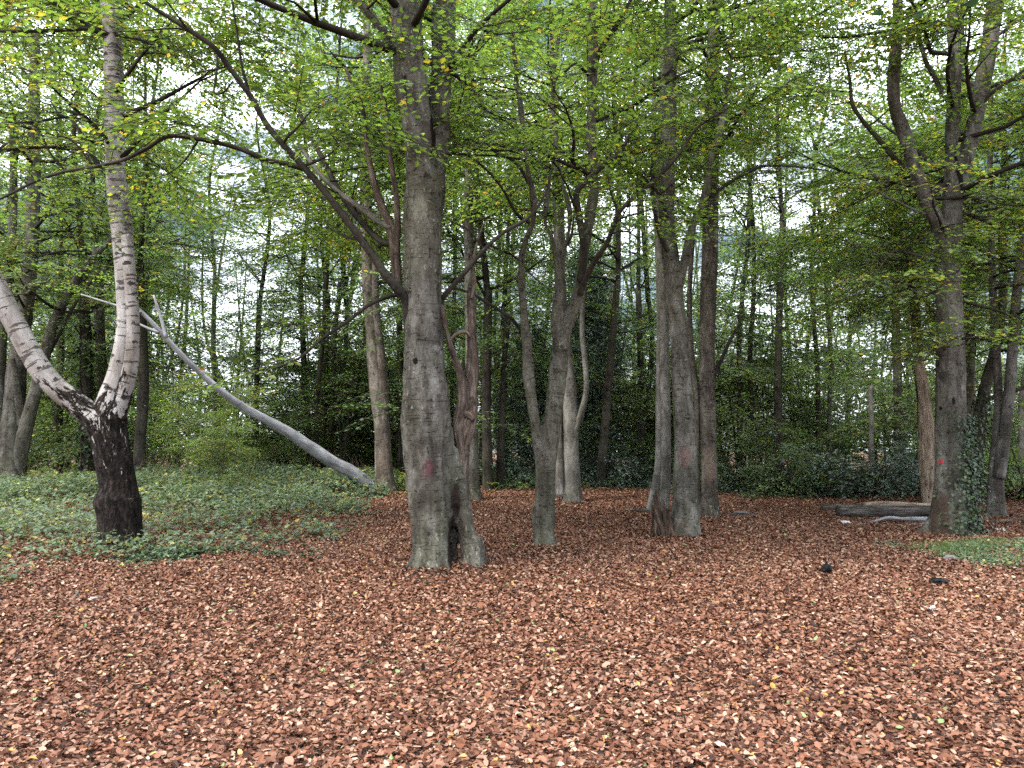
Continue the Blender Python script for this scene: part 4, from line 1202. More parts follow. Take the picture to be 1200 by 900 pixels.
# the fallen, barkless stem leaning across the undergrowth on the left
w0, _ = P(430, 572, 18.2)
fb = np.array([w0[0], 18.2, ground_z(w0[0], 18.2)[0]])
fr = tag(empty("fallen_tree", fb), "bare silver grey dead trunk leaning up to the left over the brambles", "fallen tree")
fp = [(438, 577, 9.5), (424, 562, 9.4), (410, 552, 9), (398, 546, 8.6), (386, 539, 8.4), (372, 529, 8.1), (360, 521, 7.8), (347, 512, 7.3), (334, 504, 6.9), (322, 497, 6.6), (309, 490, 5.8), (296, 483, 5.3), (282, 475, 5.0), (268, 465, 4.4), (253, 453, 4.2), (236, 438, 4), (220, 423, 3.8), (200, 402, 3.6), (182, 382, 3.2), (165, 365, 2.6), (150, 352, 1.6)]
fp = [(a_, b_, c_ * .84) for a_, b_, c_ in fp]
mb = MB(); tube(mb, stroke(fp, 18.2, fb, -2.8, 0.08), 16, 0.12, 61); link("trunk", mb.mesh("trunk"), M_SILVER, fr)
for pts in ([(195, 396, 2.2), (188, 370, 1.8), (180, 346, 1.2)], [(165, 366, 1.6), (130, 356, 1.3), (95, 345, 0.9)], [(186, 390, 1.8), (170, 383, 1.4), (160, 378, 1)], [(296, 482, 1.8), (280, 470, 1.6), (262, 463, 1.1)]):
    mb = MB(); tube(mb, stroke(pts, 15.5 if pts[0][0] < 200 else 16.9, fb, 0, 0.08), 7); link("branch", mb.mesh("branch"), M_SILVER, fr)

# ------------------------------------------------------------------ trees further back share a few crowns
def crown_proto(seed, H, n, length, z0, temps, yellow, sub=4, per_m=1.2):
    rg = np.random.default_rng(seed)
    ax = np.array([[0, 0, -0.3, 0.09], [rg.normal(0, .15), rg.normal(0, .15), H * 0.35, 0.07], [rg.normal(0, .3), rg.normal(0, .3), H * 0.7, 0.04], [rg.normal(0, .4), rg.normal(0, .4), H, 0.012]])
    ax = smooth_path(ax, 0.3)
    m = MB(); tube(m, ax, 8)
    sp = Sprays()
    low = ax.copy(); low = np.vstack([np.stack([np.zeros(14), np.zeros(14), np.linspace(z0, -0.3, 14), np.full(14, 0.05)], 1), low])
    grow_crown(m, sp, [low], rg, z0, H, n, length, sub, per_m, (-0.15, 0.75))
    return m.mesh("branchwork"), sp.mesh("crown", rg, temps, yellow)


CROWNS = [crown_proto(101, 11.5, 34, (1.8, 3.6), -3.4, SPR_BIG, 0.04), crown_proto(102, 10.0, 30, (1.6, 3.2), -4.0, SPR_BIG, 0.07),
          crown_proto(103, 12.5, 34, (1.6, 3.0), -2.8, SPR_BIG, 0.03), crown_proto(104, 10.5, 32, (2.0, 3.8), -4.2, SPR_BIG, 0.10)]
for b_, c_ in CROWNS:
    b_.materials.append(M_TWIG); c_.materials.append(M_LEAF2); c_.materials.append(M_TWIG)


def back_tree(label, Y, stems, k, scale=1.0, rot=0.0, bark=None, group=None, seed=0, ivyn=0, crown=True):
    """a thinner tree deep in the wood: its own traced trunk, a crown mesh shared with a few others"""
    bx = stems[0][0][0]
    by = 500 + 1.6 * F / Y
    b0, m = P(bx, by, Y)
    base = np.array([b0[0], Y, ground_z(b0[0], Y)[0]])
    root = tag(empty("woodland_tree", base), label, "tree", group)
    mb = MB(); first = None
    for i, pts in enumerate(stems):
        p = stroke(pts, Y, base, 0.0, 0.25)
        if i == 0:
            p = smooth_path(np.vstack([[p[0, 0], p[0, 1], -0.3, p[0, 3] * 1.25], p]), 0.25); first = p
        tube(mb, p, 9, 0.07, seed + i)
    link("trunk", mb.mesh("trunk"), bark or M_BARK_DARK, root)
    if crown:
        b_, c_ = CROWNS[k % 4]
        for nm, me in (("branchwork", b_), ("crown", c_)):
            o = link(nm, me, None, root, tuple(first[-1, :3]))
            o.rotation_euler = (0, 0, rot); o.scale = (scale, scale, scale)
    return root, base, first


BT = [
    ("thin ivied tree behind the birch, straight and dark", 21, [[(102, 560, 7), (102, 500, 7), (101, 440, 6.6), (100, 390, 6.2), (98, 340, 5.6), (97, 290, 5)]], None),
    ("grey straight tree close behind the birch's fork", 22, [[(122, 560, 6.4), (121, 500, 6.2), (120, 440, 6), (117, 390, 5.8), (116, 340, 5.4), (114, 290, 5)]], M_BARK),
    ("slim dark tree seen between the birch and the left edge", 24, [[(68, 556, 5.4), (68, 500, 5.2), (69, 450, 4.8), (71, 400, 4.4), (72, 340, 4)]], None),
    ("dark tree just right of the birch trunk", 20, [[(164, 560, 7), (164, 520, 6.4), (168, 470, 6), (168, 420, 5.6), (166, 370, 5.2), (164, 310, 4.6)]], None),
    ("thin dark tree first of the row behind the leaning silver trunk", 27, [[(361, 545, 4.2), (360, 500, 4), (357, 450, 3.6), (355, 400, 3.3), (352, 330, 3)]], None),
    ("forked dark tree in the row behind the leaning silver trunk", 26, [[(379, 545, 4.6), (378, 510, 4.4), (380, 450, 4.2), (382, 400, 4), (384, 345, 3.6)], [(388, 545, 3.4), (389, 500, 3.2), (391, 440, 3), (393, 390, 2.6), (398, 330, 2)]], None),
    ("tree in a thick ivy coat, right of the row behind the silver trunk", 25, [[(413, 555, 6), (413, 530, 6), (413, 490, 6), (414, 460, 5), (420, 435, 4), (428, 405, 3.2)], [(413, 470, 4), (404, 440, 3.2), (396, 415, 2.6)]], None),
    ("slim tree between the pale ragged beech and the thick forked beech", 24, [[(470, 560, 4.4), (470, 500, 4.2), (469, 430, 4), (468, 360, 3.6)]], None),
    ("dark tree left of the slender beech, in the shade of the evergreens", 19.5, [[(572, 570, 7), (571, 530, 6), (570, 470, 5.8), (571, 410, 5.4), (572, 340, 5)]], None),
    ("short leaning stem beside the dark tree left of the slender beech", 19.8, [[(585, 572, 5), (586, 545, 4.6), (588, 500, 4), (590, 440, 3.4), (596, 370, 3)]], None),
    ("thin black tree left of the dark evergreen behind the slender beech", 24, [[(592, 560, 3.6), (592, 500, 3.4), (592, 440, 3.2), (590, 360, 3)]], None),
    ("brownish tree leaning right in front of the dark evergreen", 20, [[(703, 578, 6), (705, 545, 5.2), (709, 500, 5), (712, 460, 5), (716, 415, 4.6), (719, 380, 4.2), (724, 330, 3.8)]], None),
    ("straight dark tree in the bright gap left of the narrow double beech", 24, [[(752, 560, 4.2), (752, 510, 4), (752, 460, 3.8), (750, 400, 3.6), (748, 340, 3.4)]], None),
    ("thin dark tree right of the stout ragged beech, first of a loose row", 26, [[(867, 540, 3.4), (867, 460, 3.2), (866, 410, 3), (869, 360, 2.8), (876, 290, 2.4)]], None),
    ("thin dark tree right of the stout ragged beech, second of a loose row", 27, [[(880, 540, 3.2), (880, 460, 3.2), (879, 410, 3), (883, 350, 2.7), (884, 280, 2.4)]], None),
    ("upright dark tree standing alone in the middle of the bright right gap", 24, [[(912, 540, 5), (912, 500, 4.6), (912, 440, 4.4), (913, 380, 4.2), (915, 320, 3.8), (917, 260, 3.4)]], None),
    ("very thin tree behind the low evergreen right of the middle", 27, [[(960, 540, 3), (959, 480, 2.8), (957, 420, 2.6), (952, 350, 2.3), (950, 290, 2)]], None),
    ("thin pale tree behind the low evergreens, leaning a little left", 28, [[(972, 545, 3), (972, 480, 2.8), (974, 420, 2.6), (969, 350, 2.4), (968, 290, 2)]], M_BARK),
    ("dark tree behind the broad evergreen bush, left of the barkless stem", 23, [[(1053, 550, 5.6), (1053, 500, 5), (1052, 450, 4.8), (1050, 390, 4.6), (1049, 330, 4), (1046, 270, 3.6)]], None),
    ("dark tree behind the upper stem of the tall right beech", 19, [[(1136, 560, 5.5), (1136, 480, 5.2), (1137, 400, 5), (1137, 340, 4.6), (1138, 270, 4.2)]], None),
    ("slim tree in the bright gap between the birch and the silver trunk", 30, [[(252, 540, 3.4), (252, 470, 3), (250, 410, 2.8), (251, 350, 2.5), (252, 310, 2)]], M_BARK),
    ("thin tree half way along the leaning silver trunk, behind it", 27, [[(300, 540, 3.6), (300, 480, 3.4), (302, 420, 3.2), (304, 350, 3)]], None),
]
rgb = np.random.default_rng(7)
made = []
for i, (lab, Y, stems, bk) in enumerate(BT):
    made.append(back_tree(lab, Y, stems, i, rgb.uniform(0.75, 1.0), rgb.uniform(0, 6.28), bk, None, 300 + 5 * i, crown=(i != 9)))
ivy("ivy", "ivy coat of the straight tree behind the birch", made[0][1], made[0][2], rgi, 900, 0.2, 4.6, 1.2, None, 0.085)
ivy("ivy", "thick ivy coat on the tree behind the leaning silver trunk", made[6][1], made[6][2], rgi, 1300, 0.3, 3.4, 3.0, None, 0.10)

# broken white stem above the bushes on the right
w0, _ = P(1021, 545, 20); sb = np.array([w0[0], 20, ground_z(w0[0], 20)[0]])
ws = tag(empty("dead_tree", sb), "thin broken white stem standing above the broad evergreen bush", "dead tree")
mb = MB(); tube(mb, stroke([(1022, 575, 3), (1021, 530, 2.8), (1021, 490, 2.6), (1020, 456, 2.4), (1022, 451, 1.0)], 20, sb, 0, 0.1), 9, 0.1, 400); link("trunk", mb.mesh("trunk"), M_BARK_PALE, ws)

# the rest of the deeper trees, too much alike to tell apart
G1 = "slim trees deep in the wood"
L1 = "slim dark trunked tree deep in the wood, half hidden by foliage"
spots = []
rgf = np.random.default_rng(17)
tries = 0
while len(spots) < 16 and tries < 4000:
    tries += 1
    Y = rgf.uniform(21, 34); px = rgf.uniform(-130, 1330)
    x = (px - 600) / F * Y
    if 185 < px < 345 or 935 < px < 985: continue
    if any((x - a) ** 2 + (Y - b) ** 2 < 4.5 for a, b, _ in spots): continue
    if any((x - m_[1][0]) ** 2 + (Y - m_[1][1]) ** 2 < 2.0 for m_ in made): continue
    spots.append((x, Y, px))
for i, (x, Y, px) in enumerate(spots):
    r = rgf.uniform(2.2, 4.4) * 24 / Y
    ln = rgf.normal(0, 12)
    top = 500 - rgf.uniform(150, 250) * 24 / Y
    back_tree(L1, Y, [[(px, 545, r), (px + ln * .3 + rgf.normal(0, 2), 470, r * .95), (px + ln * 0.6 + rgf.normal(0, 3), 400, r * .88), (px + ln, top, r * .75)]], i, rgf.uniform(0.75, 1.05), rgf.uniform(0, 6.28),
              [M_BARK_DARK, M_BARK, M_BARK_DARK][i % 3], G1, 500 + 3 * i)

# saplings with leaves from the ground up
def sapling_proto(seed, H):
    rg = np.random.default_rng(seed)
    m = MB(); sp = Sprays(); st = []
    for k in range(rg.integers(2, 4)):
        a = rg.uniform(0, 6.28); l = rg.uniform(0.1, 0.25)
        p = [[0.06 * k, 0, -0.15, 0.03], [math.cos(a) * l * H * .3, math.sin(a) * l * H * .3, H * .4, 0.022], [math.cos(a) * l * H, math.sin(a) * l * H, H * rg.uniform(.85, 1.0), 0.006]]
        p = smooth_path(p, 0.2); tube(m, p, 6); st.append(p)
    grow_crown(m, sp, st, rg, 0.7, H, 16, (0.6, 1.7), 3, 1.7, (-0.1, 0.6))
    return m.mesh("stem"), sp.mesh("crown", rg, SPR_BIG, 0.05)


SAPS = [sapling_proto(150 + k, h) for k, h in enumerate((3.2, 4.4, 5.4))]
for s_, c_ in SAPS: s_.materials.append(M_TWIG); c_.materials.append(M_FAR); c_.materials.append(M_TWIG)
G2 = "leafy saplings under the trees"
L2 = "thin stemmed leafy sapling in the understorey behind the clearing"
sp_ = []
tries = 0
while len(sp_) < 46 and tries < 5000:
    tries += 1
    Y = rgf.uniform(21.5, 36); px = rgf.uniform(-100, 1300); x = (px - 600) / F * Y
    if 205 < px < 325 and Y < 26: continue
    if any((x - a) ** 2 + (Y - b) ** 2 < 2.2 for a, b in sp_): continue
    sp_.append((x, Y))
    z = ground_z(x, Y)[0]
    o = tag(empty("sapling", (x, Y, z)), L2, "sapling", G2)
    s_, c_ = SAPS[rgf.integers(3)]
    sc_ = rgf.uniform(0.8, 1.15) * np.interp(Y, [20, 27, 34], [0.85, 1.3, 1.7])
    if 185 < px < 345: sc_ *= 0.6
    o.scale = (sc_, sc_, sc_); o.rotation_euler = (0, 0, rgf.uniform(0, 6.28))
    link("stem", s_, None, o); link("crown", c_, None, o)
# two that stand out
for lab, px, Y, k, sc_, yl in (("yellow green young tree growing beside the tip of the leaning silver trunk", 232, 17.5, 0, 0.62, 0.12), ("bright leafed sapling in front of the leaning silver trunk", 258, 15.0, 1, 0.42, 0.08)):
    w0, _ = P(px, 560, Y)
    o = tag(empty("sapling", (w0[0], Y, ground_z(w0[0], Y)[0])), lab, "sapling")
    rg = np.random.default_rng(170 + k)
    m = MB(); sp = Sprays(); H = 4.6
    p = smooth_path([[0, 0, -.2, .03], [0.1, 0, 2, .022], [0.25, 0.1, H, .006]], .2); tube(m, p, 6)
    grow_crown(m, sp, [p], rg, 1.2, H, 26, (0.6, 1.6), 3, 3.0, (-0.1, 0.5))
    link("stem", m.mesh("stem"), M_TWIG, o)
    link("crown", sp.mesh("crown", rg, SPR, yl), M_LEAF, o)
    o.scale = (sc_, sc_, sc_)


# ------------------------------------------------------------------ bushes
def bush(name, label, px, Y, w, h, temps, mat, seed, n, scale=1.0, yellow=0.02, group=None, cat="bush", cone=0.0, z0=0.1):
    rg = np.random.default_rng(seed)
    w0, _ = P(px, 560, Y)
    base = np.array([w0[0], Y, ground_z(w0[0], Y)[0]])
    root = tag(empty(name, base), label, cat, group)
    m = MB(); sp = Sprays()
    for k in range(9):
        a = rg.uniform(0, 6.28); e = rg.uniform(0.5, 1.4) if not cone else rg.uniform(1.4, 1.57)
        L = h * rg.uniform(.6, .95)
        b = grow_branch((rg.normal(0, .12), rg.normal(0, .12), -.1), (math.cos(a) * math.cos(e), math.sin(a) * math.cos(e), math.sin(e)), L, .03, rg, 6, .05, .12)
        if cone: tube(m, b, 5)
    if cone:
        for c in range(n):
            z = z0 + (h - z0) * rg.random()
            t = (z - z0) / (h - z0)
            a = rg.uniform(0, 6.28)
            lump = 1 + 0.3 * math.sin(3 * a + seed + 9 * t) + 0.2 * math.sin(23 * t + 2 * a)
            rr = w * ((1 - t) ** 0.75 + 0.06) * lump * rg.uniform(0.25, 1.0) ** 0.5
            sp.add(np.array([math.cos(a) * rr, math.sin(a) * rr, z]), a, rg.normal(0.45, .25), rg.uniform(.7, 1.25))
    else:
        nb = 13
        for k in range(nb):
            a = k * 2.4 + rg.normal(0, .3); e = rg.uniform(0.15, 1.5)
            L = math.hypot(w * math.cos(e), h * math.sin(e)) * rg.uniform(.65, 1.12)
            b = grow_branch((rg.normal(0, .1), rg.normal(0, .1), .05), (math.cos(a) * math.cos(e), math.sin(a) * math.cos(e), math.sin(e) + .15), L, .02, rg, 6, .03, .2)
            tube(m, b, 5)
            per = n / nb
            for _ in range(int(per)):
                t = rg.uniform(0.18, 1.0)
                q = b[min(int(t * 6), 5), :3] + (b[min(int(t * 6) + 1, 6), :3] - b[min(int(t * 6), 5), :3]) * (t * 6 % 1)
                q = q + rg.normal(0, 1, 3) * np.array([.2, .2, .13]) * (1.25 - .6 * t) * w
                if q[2] < 0.03: q[2] = abs(q[2]) * .5 + .05
                sp.add(q, a + rg.normal(0, .9), rg.normal(.15, .3), rg.uniform(.6, 1.2))
    link("stem", m.mesh("stem"), M_TWIG, root)
    link("foliage", sp.mesh("foliage", rg, temps, yellow, None, False, scale), mat, root)
    return root


bush("yew_tree", "dark conifer behind the slender forked beech", 690, 23, 1.2, 7.0, NEEDLE, M_HOLLY, 3, 420, 1.1, 0, None, "conifer", 1.0)
bush("yew_tree", "black green conifer to the left of the slender forked beech", 622, 23.5, 1.2, 4.6, NEEDLE, M_HOLLY, 4, 300, 1.1, 0, None, "conifer", 1.0)
bush("holly_bush", "low black holly in the deepest shade left of the slender beech", 605, 20.8, 1.3, 1.9, SPR_BIG, M_HOLLY, 5, 110, 0.8)
bush("holly_bush", "dark holly at the foot of the conifer, right of the pale twin beech", 690, 20.6, 1.0, 1.5, SPR_BIG, M_HOLLY, 6, 80, 0.8)
bush("evergreen_bush", "blue green bush between the leaning brown tree and the narrow double beech", 735, 20.5, 0.95, 1.5, SPR_BIG, M_HOLLY, 7, 80, 0.8)
bush("evergreen_bush", "broad dark evergreen bush behind the log pile", 1025, 17.9, 1.4, 1.9, SPR_BIG, M_HOLLY, 8, 120, 0.9)
bush("holly_bush", "pointed dark evergreen left of the broad bush behind the logs", 950, 18.4, 0.8, 2.0, SPR_BIG, M_HOLLY, 9, 80)
bush("elder_bush", "pale green loose bush left of the pointed evergreen", 925, 18.0, 0.85, 1.6, SPR, M_FAR, 10, 110, 0.9)
bush("holly_bush", "dark bush right beside the stout ragged beech", 862, 19.2, 0.7, 1.5, SPR_BIG, M_HOLLY, 11, 70, 0.8)
bush("elder_bush", "mid green bush between the dark bushes right of the stout beech", 893, 19.2, 0.9, 2.0, SPR_BIG, M_FAR, 12, 90, 0.8)
bush("evergreen_bush", "dark bush behind the foot of the barkless dead stem", 1075, 18.8, 1.0, 1.5, SPR_BIG, M_HOLLY, 13, 90, 0.8)
bush("elder_bush", "green bush at the right edge behind the two stemmed beech", 1192, 17.4, 1.1, 2.6, SPR_BIG, M_FAR, 14, 110, 0.8)
G3 = "bushes along the far side of the wood"
L3 = "low leafy bush in the understorey beyond the clearing"
BUSH = []
for k in range(4):
    r_ = bush("woodland_bush", L3, [300, 500, 800, 1150][k], [26, 25, 25, 24][k], [1.5, 1.3, 1.7, 1.2][k], [1.6, 1.3, 1.9, 1.5][k], CLUMP_S, M_FAR, 60 + k, 300, 1.2, 0.04, G3)
    BUSH.append(r_)
for k in range(12):
    Y = rgf.uniform(27, 36); px = rgf.uniform(-60, 1260); x = (px - 600) / F * Y
    src = BUSH[k % 4]
    o = src.copy(); COL.objects.link(o)
    o.location = (x, Y, ground_z(x, Y)[0]); o.rotation_euler = (0, 0, rgf.uniform(0, 6.28))
    s_ = rgf.uniform(0.7, 1.3); o.scale = (s_, s_, s_ * rgf.uniform(.8, 1.2))
    for ch in src.children:
        c = ch.copy(); COL.objects.link(c); c.parent = o


# ------------------------------------------------------------------ ground cover
def cover(name, label, cat, inside, box, n, hmax, leaf, mat, seed, per=(3, 6), yellow=0.08, blades=False, stems=False):
    rg = np.random.default_rng(seed)
    x = rg.uniform(box[0], box[1], n); y = rg.uniform(box[2], box[3], n)
    d = inside(x, y)
    cl = 0.5 + 0.5 * vnoise(np.stack([x * 0.9, y * 0.9, 0 * x], 1), seed) + 0.3 * vnoise(np.stack([x * 2.7, y * 2.7, 0 * x], 1), seed + 1)
    k = (d > 0) & (rg.random(n) < np.clip((cl * 1.7 - .35) * np.clip(0.35 + d / 1.5, 0, 1), 0.04, 1)) & (np.abs(x) < 0.76 * y + 1)
    x, y, d, cl = x[k], y[k], d[k], cl[k]
    hh = hmax(y) * np.clip(0.35 + d * 0.5, 0.3, 1) * np.clip(cl + 0.2, 0.3, 1.2)
    gz = ground_z(x, y)
    V = []; mb = MB()
    m = rg.integers(per[0], per[1], len(x))
    ix = np.repeat(np.arange(len(x)), m)
    N = len(ix)
    a = rg.uniform(0, 6.283, N)
    if blades:
        h = hh[ix] * rg.uniform(.4, 1.1, N)
        o = np.stack([x[ix] + rg.normal(0, .03, N), y[ix] + rg.normal(0, .03, N), gz[ix] - .01], 1)
        lean = np.stack([np.cos(a), np.sin(a), 0 * a], 1) * (h * rg.uniform(.2, .9, N))[:, None]
        w = np.stack([-np.sin(a), np.cos(a), 0 * a], 1) * leaf
        up = np.array([0, 0, 1.0]) * h[:, None]
        Q = np.stack([o - w, o + w, o + lean * .4 + up * .7 + w * .7, o + lean * .4 + up * .7 - w * .7], 1)
        Q2 = np.stack([o + lean * .4 + up * .7 - w * .7, o + lean * .4 + up * .7 + w * .7, o + lean + up + w * .1, o + lean + up - w * .1], 1)
        V = np.concatenate([Q, Q2]); hue = np.clip(rg.beta(2, 3, N), 0, 1); hue = np.concatenate([hue, hue]); tone = np.tile(rg.random(N), 2)
    else:
        r = rg.uniform(0, 1, N) ** .6 * (0.10 + hh[ix] * .45)
        c = np.stack([x[ix] + np.cos(a) * r, y[ix] + np.sin(a) * r, gz[ix] + hh[ix] * rg.uniform(.25, 1.05, N)], 1)
        L = leaf * rg.uniform(.6, 1.3, N) * np.interp(y[ix], [6, 18], [1, 1.35])
        out = []
        for off in (-0.9, 0, 0.9):          # three leaflets
            b = a + off + rg.normal(0, .15, N)
            dd = np.stack([np.cos(b), np.sin(b), rg.normal(-.15, .35, N)], 1); dd /= np.linalg.norm(dd, axis=1)[:, None]
            w = np.cross(dd, np.array([0, 0, 1.0])); w /= np.linalg.norm(w, axis=1)[:, None]
            w[:, 2] += rg.normal(0, .35, N)
            l3 = L[:, None] * (1.0 if off == 0 else .8)
            p0 = c + dd * .1 * l3
            out.append(np.stack([p0, p0 + dd * l3 * .5 + w * l3 * .36, p0 + dd * l3, p0 + dd * l3 * .5 - w * l3 * .36], 1))
        V = np.concatenate(out)
        ns = len(x) // 9 if stems else 0
        if ns:
            j = rg.integers(0, len(x), ns); b = rg.uniform(0, 6.283, ns); hs = hh[j] * rg.uniform(.8, 2.1, ns)
            o = np.stack([x[j], y[j], gz[j] - .02], 1); up = np.array([0, 0, 1.0]) * hs[:, None]
            ln = np.stack([np.cos(b), np.sin(b), 0 * b], 1) * (hs * rg.uniform(.05, .6, ns))[:, None]
            w1 = np.stack([-np.sin(b), np.cos(b), 0 * b], 1) * .004
            w2 = np.stack([np.cos(b), np.sin(b), 0 * b], 1) * .004
            md, tp = o + ln * .35 + up * .65, o + ln + up
            SQ = np.concatenate([np.stack([o - w, o + w, md + w * .8, md - w * .8], 1) for w in (w1, w2)] + [np.stack([md - w * .8, md + w * .8, tp + w * .3, tp - w * .3], 1) for w in (w1, w2)])
        hue = np.clip(rg.normal(.42, .16, N), 0, .85); yl = rg.random(N) < yellow; hue[yl] = rg.uniform(.9, 1, yl.sum()); hue = np.tile(hue, 3)
        tone = np.tile(np.clip(rg.normal(.5, .2, N), 0, 1), 3)
        if ns:
            V = np.concatenate([V, SQ]); hue = np.concatenate([hue, np.ones(len(SQ))]); tone = np.concatenate([tone, np.tile(rg.uniform(0, .4, ns), 4)])
    me = mesh_np(name, V.reshape(-1, 3), np.arange(len(V) * 4).reshape(-1, 4), False, {"hue": ('FACE', 'FLOAT', hue), "tone": ('FACE', 'FLOAT', tone)})
    return tag(link(name, me, mat), label, cat, None, "stuff")


cover("brambles", "low grey green brambles and nettles over the ground on the left", "brambles", under_left, (-16, -1.5, 6, 22), 30000,
      lambda y: np.interp(y, [6, 9, 12, 16, 21], [.22, .32, .45, .48, .55]), .055, M_BRAM, 71, stems=True)
cover("ivy_carpet", "dark ivy creeping over the ground round the foot of the birch", "ivy",
      lambda x, y: 1 - np.sqrt(((x + 4.3 - (y - 9.6) * .6) / 1.9) ** 2 + ((y - 9.75) / .55) ** 2) + .3 * vnoise(np.stack([x * 2, y * 2, 0 * x], 1), 81), (-7, -1.5, 8.6, 11), 16000,
      lambda y: np.full_like(y, .14), .05, M_IVY, 72, (3, 6), 0.03)
cover("low_weeds", "short green weeds round the foot of the tall right beech", "weeds", patch_right, (4.4, 10, 8.2, 11.9), 15000,
      lambda y: np.full_like(y, .12), .04, M_BRAM, 73, (2, 4), .04)
cover("grass_tufts", "thin grass growing in front of the tall right beech", "grass", patch_right, (4.4, 10, 8.2, 11.9), 22000,
      lambda y: np.full_like(y, .16), .0035, M_GRASS, 74, (3, 7), .04, True)
cover("undergrowth", "mixed green undergrowth along the far edge of the clearing", "undergrowth",
      lambda x, y: np.clip(y - 18.3 - .4 * np.sin(x * .7) - .6 * np.exp(-(x / 6) ** 2), -1, 3) * .8, (-26, 26, 17.5, 36), 15000,
      lambda y: np.interp(y, [18, 20, 30, 36], [.2, .4, .6, .7]), .10, M_FAR, 75, (3, 6), .06)

# ------------------------------------------------------------------ the far wood, one mass
def far_wood():
    rg = np.random.default_rng(23)
    mb = MB(); sp = Sprays()
    for k in range(135):
        Y = rg.uniform(36, 66); px = rg.uniform(-150, 1350)
        x = (px - 600) / F * Y
        z = ground_z(x, Y)[0]
        H = rg.uniform(16, 27)
        if 200 < px < 320 or 940 < px < 980: H *= 0.75
        r = rg.uniform(.06, .17)
        l = rg.normal(0, .085, 2)
        p = smooth_path([[x, Y, z - .3, r], [x + l[0] * H * .15 + rg.normal(0, .25), Y, z + H * .22, r * .85], [x + l[0] * H * .5 + rg.normal(0, .35), Y + l[1] * H * .5, z + H * .5, r * .7], [x + l[0] * H, Y + l[1] * H, z + H, .02]], 1.2)
        tube(mb, p, 6)
        for _ in range(int(82 * H / 15)):
            t = rg.uniform(.10, 1.0)
            a = rg.uniform(0, 6.28); rr = (1.15 - t * .7) * rg.uniform(.5, 3.0)
            sp.add(np.array([x + l[0] * H * t + math.cos(a) * rr, Y + math.sin(a) * rr, z + H * t]), a, rg.normal(.1, .3), rg.uniform(.7, 1.3))
    for k in range(3800):            # low growth
        Y = rg.uniform(34, 60); px = rg.uniform(-150, 1350); x = (px - 600) / F * Y
        sp.add(np.array([x, Y, ground_z(x, Y)[0] + 8.5 * rg.random() ** 1.7 * (.5 if 190 < px < 340 else 1)]), rg.uniform(0, 6.28), rg.normal(0, .4), rg.uniform(.7, 1.3))
    t_ = mb.mesh("far_wood"); t_.materials.append(M_BARK_DARK)
    o = tag(link("far_wood", t_), "distant trees seen through the wood as one green mass", "far wood", None, "stuff")
    c = sp.mesh("foliage", rg, SPR_FAR, .05, np.zeros(3), True); c.materials.append(M_FAR); c.materials.append(M_TWIG)
    link("foliage", c, None, o)


far_wood()

# ------------------------------------------------------------------ logs, sticks and litter on the ground
def log(name, label, pts, Y, mat, rough, seed, dy=0.0, seg=14, cat="log", lift=0.0):
    w0, m = P(*pts[0][:2], Y)
    base = np.array([w0[0], Y, ground_z(w0[0], Y)[0]])
    root = tag(empty(name, base), label, cat)
    p = stroke(pts, Y, base, dy, 0.06)
    # lie on the ground
    gz_ = ground_z(p[:, 0] + base[0], p[:, 1] + base[1]) - base[2]
    lo = (p[:, 2] - p[:, 3] - gz_)
    p[:, 2] -= np.clip(lo.min(), -1, 1) + 0.012 - lift
    mb = MB(); tube(mb, p, seg, rough, seed)
    link("trunk" if cat == "log" else "stick", mb.mesh("log"), mat, root)
    return root


log("log", "thick dark fallen log lying in front of the broad evergreen bush", [(982, 601, 7.5), (1000, 600, 7.2), (1030, 600, 7), (1060, 600, 6.8), (1095, 600, 6.4), (1125, 601, 5.8)], 14.0, M_LOG, .12, 501)
log("log", "shorter log lying behind the thick dark one", [(963, 596, 4.2), (980, 596, 4.6), (1000, 596, 4.4), (1030, 595, 4.2), (1060, 595, 3.6)], 15.0, M_LOG, .15, 503)
log("log", "pale peeled log lying on the far side of the thick dark one", [(1040, 598, 4), (1060, 597, 4.2), (1090, 596, 4)], 14.5, M_BARK_PALE, .1, 505)
log("log", "weathered grey log lying across the top of the pile", [(1012, 592, 3.4), (1040, 591, 3.8), (1070, 592, 3.4), (1100, 593, 3)], 14.15, M_BARKLESS, .15, 531, lift=.17)
log("log", "slim pale log lying along the near side of the thick dark one", [(1046, 604, 2.4), (1070, 603, 2.8), (1098, 603, 2.6)], 13.6, M_SILVER, .15, 533)
log("fallen_branch", "long crooked branch lying in front of the thick dark log", [(1014, 612, 1.4), (1026, 609, 1.6), (1042, 605, 1.8), (1062, 607, 1.8), (1095, 607, 2)], 13.2, M_SILVER, .08, 507, 0, 8, "branch")
log("fallen_branch", "thin bare branch lying nearest to us before the logs", [(1022, 612, 1.2), (1045, 613, 1.5), (1070, 612, 1.6), (1096, 610, 1.6)], 12.9, M_SILVER, .08, 509, 0, 8, "branch")
log("fallen_branch", "long pole lying on the leaves right of the tall right beech", [(1140, 608, 2.2), (1165, 608, 2.4), (1190, 607, 2.6), (1225, 605, 2.8)], 13.4, M_DEAD, .08, 511, 0, 8, "branch")
log("fallen_branch", "dark branch lying beside the foot of the stout ragged beech", [(848, 605, 2.2), (862, 603, 2.6), (880, 604, 2.2), (896, 606, 1.2)], 13.9, M_LOG, .2, 513, 0, 8, "branch")
log("fallen_branch", "thin dark root like branch left of the splintered stump", [(735, 597, 1), (750, 596, 1.6), (766, 599, 1.8)], 14.6, M_LOG, .2, 515, 0, 8, "branch")
log("fallen_branch", "curved stick trailing right from the foot of the straight beech", [(812, 626, 2.6), (824, 627, 2.2), (840, 629, 1.6)], 11.1, M_LOG, .1, 517, 0, 8, "branch")
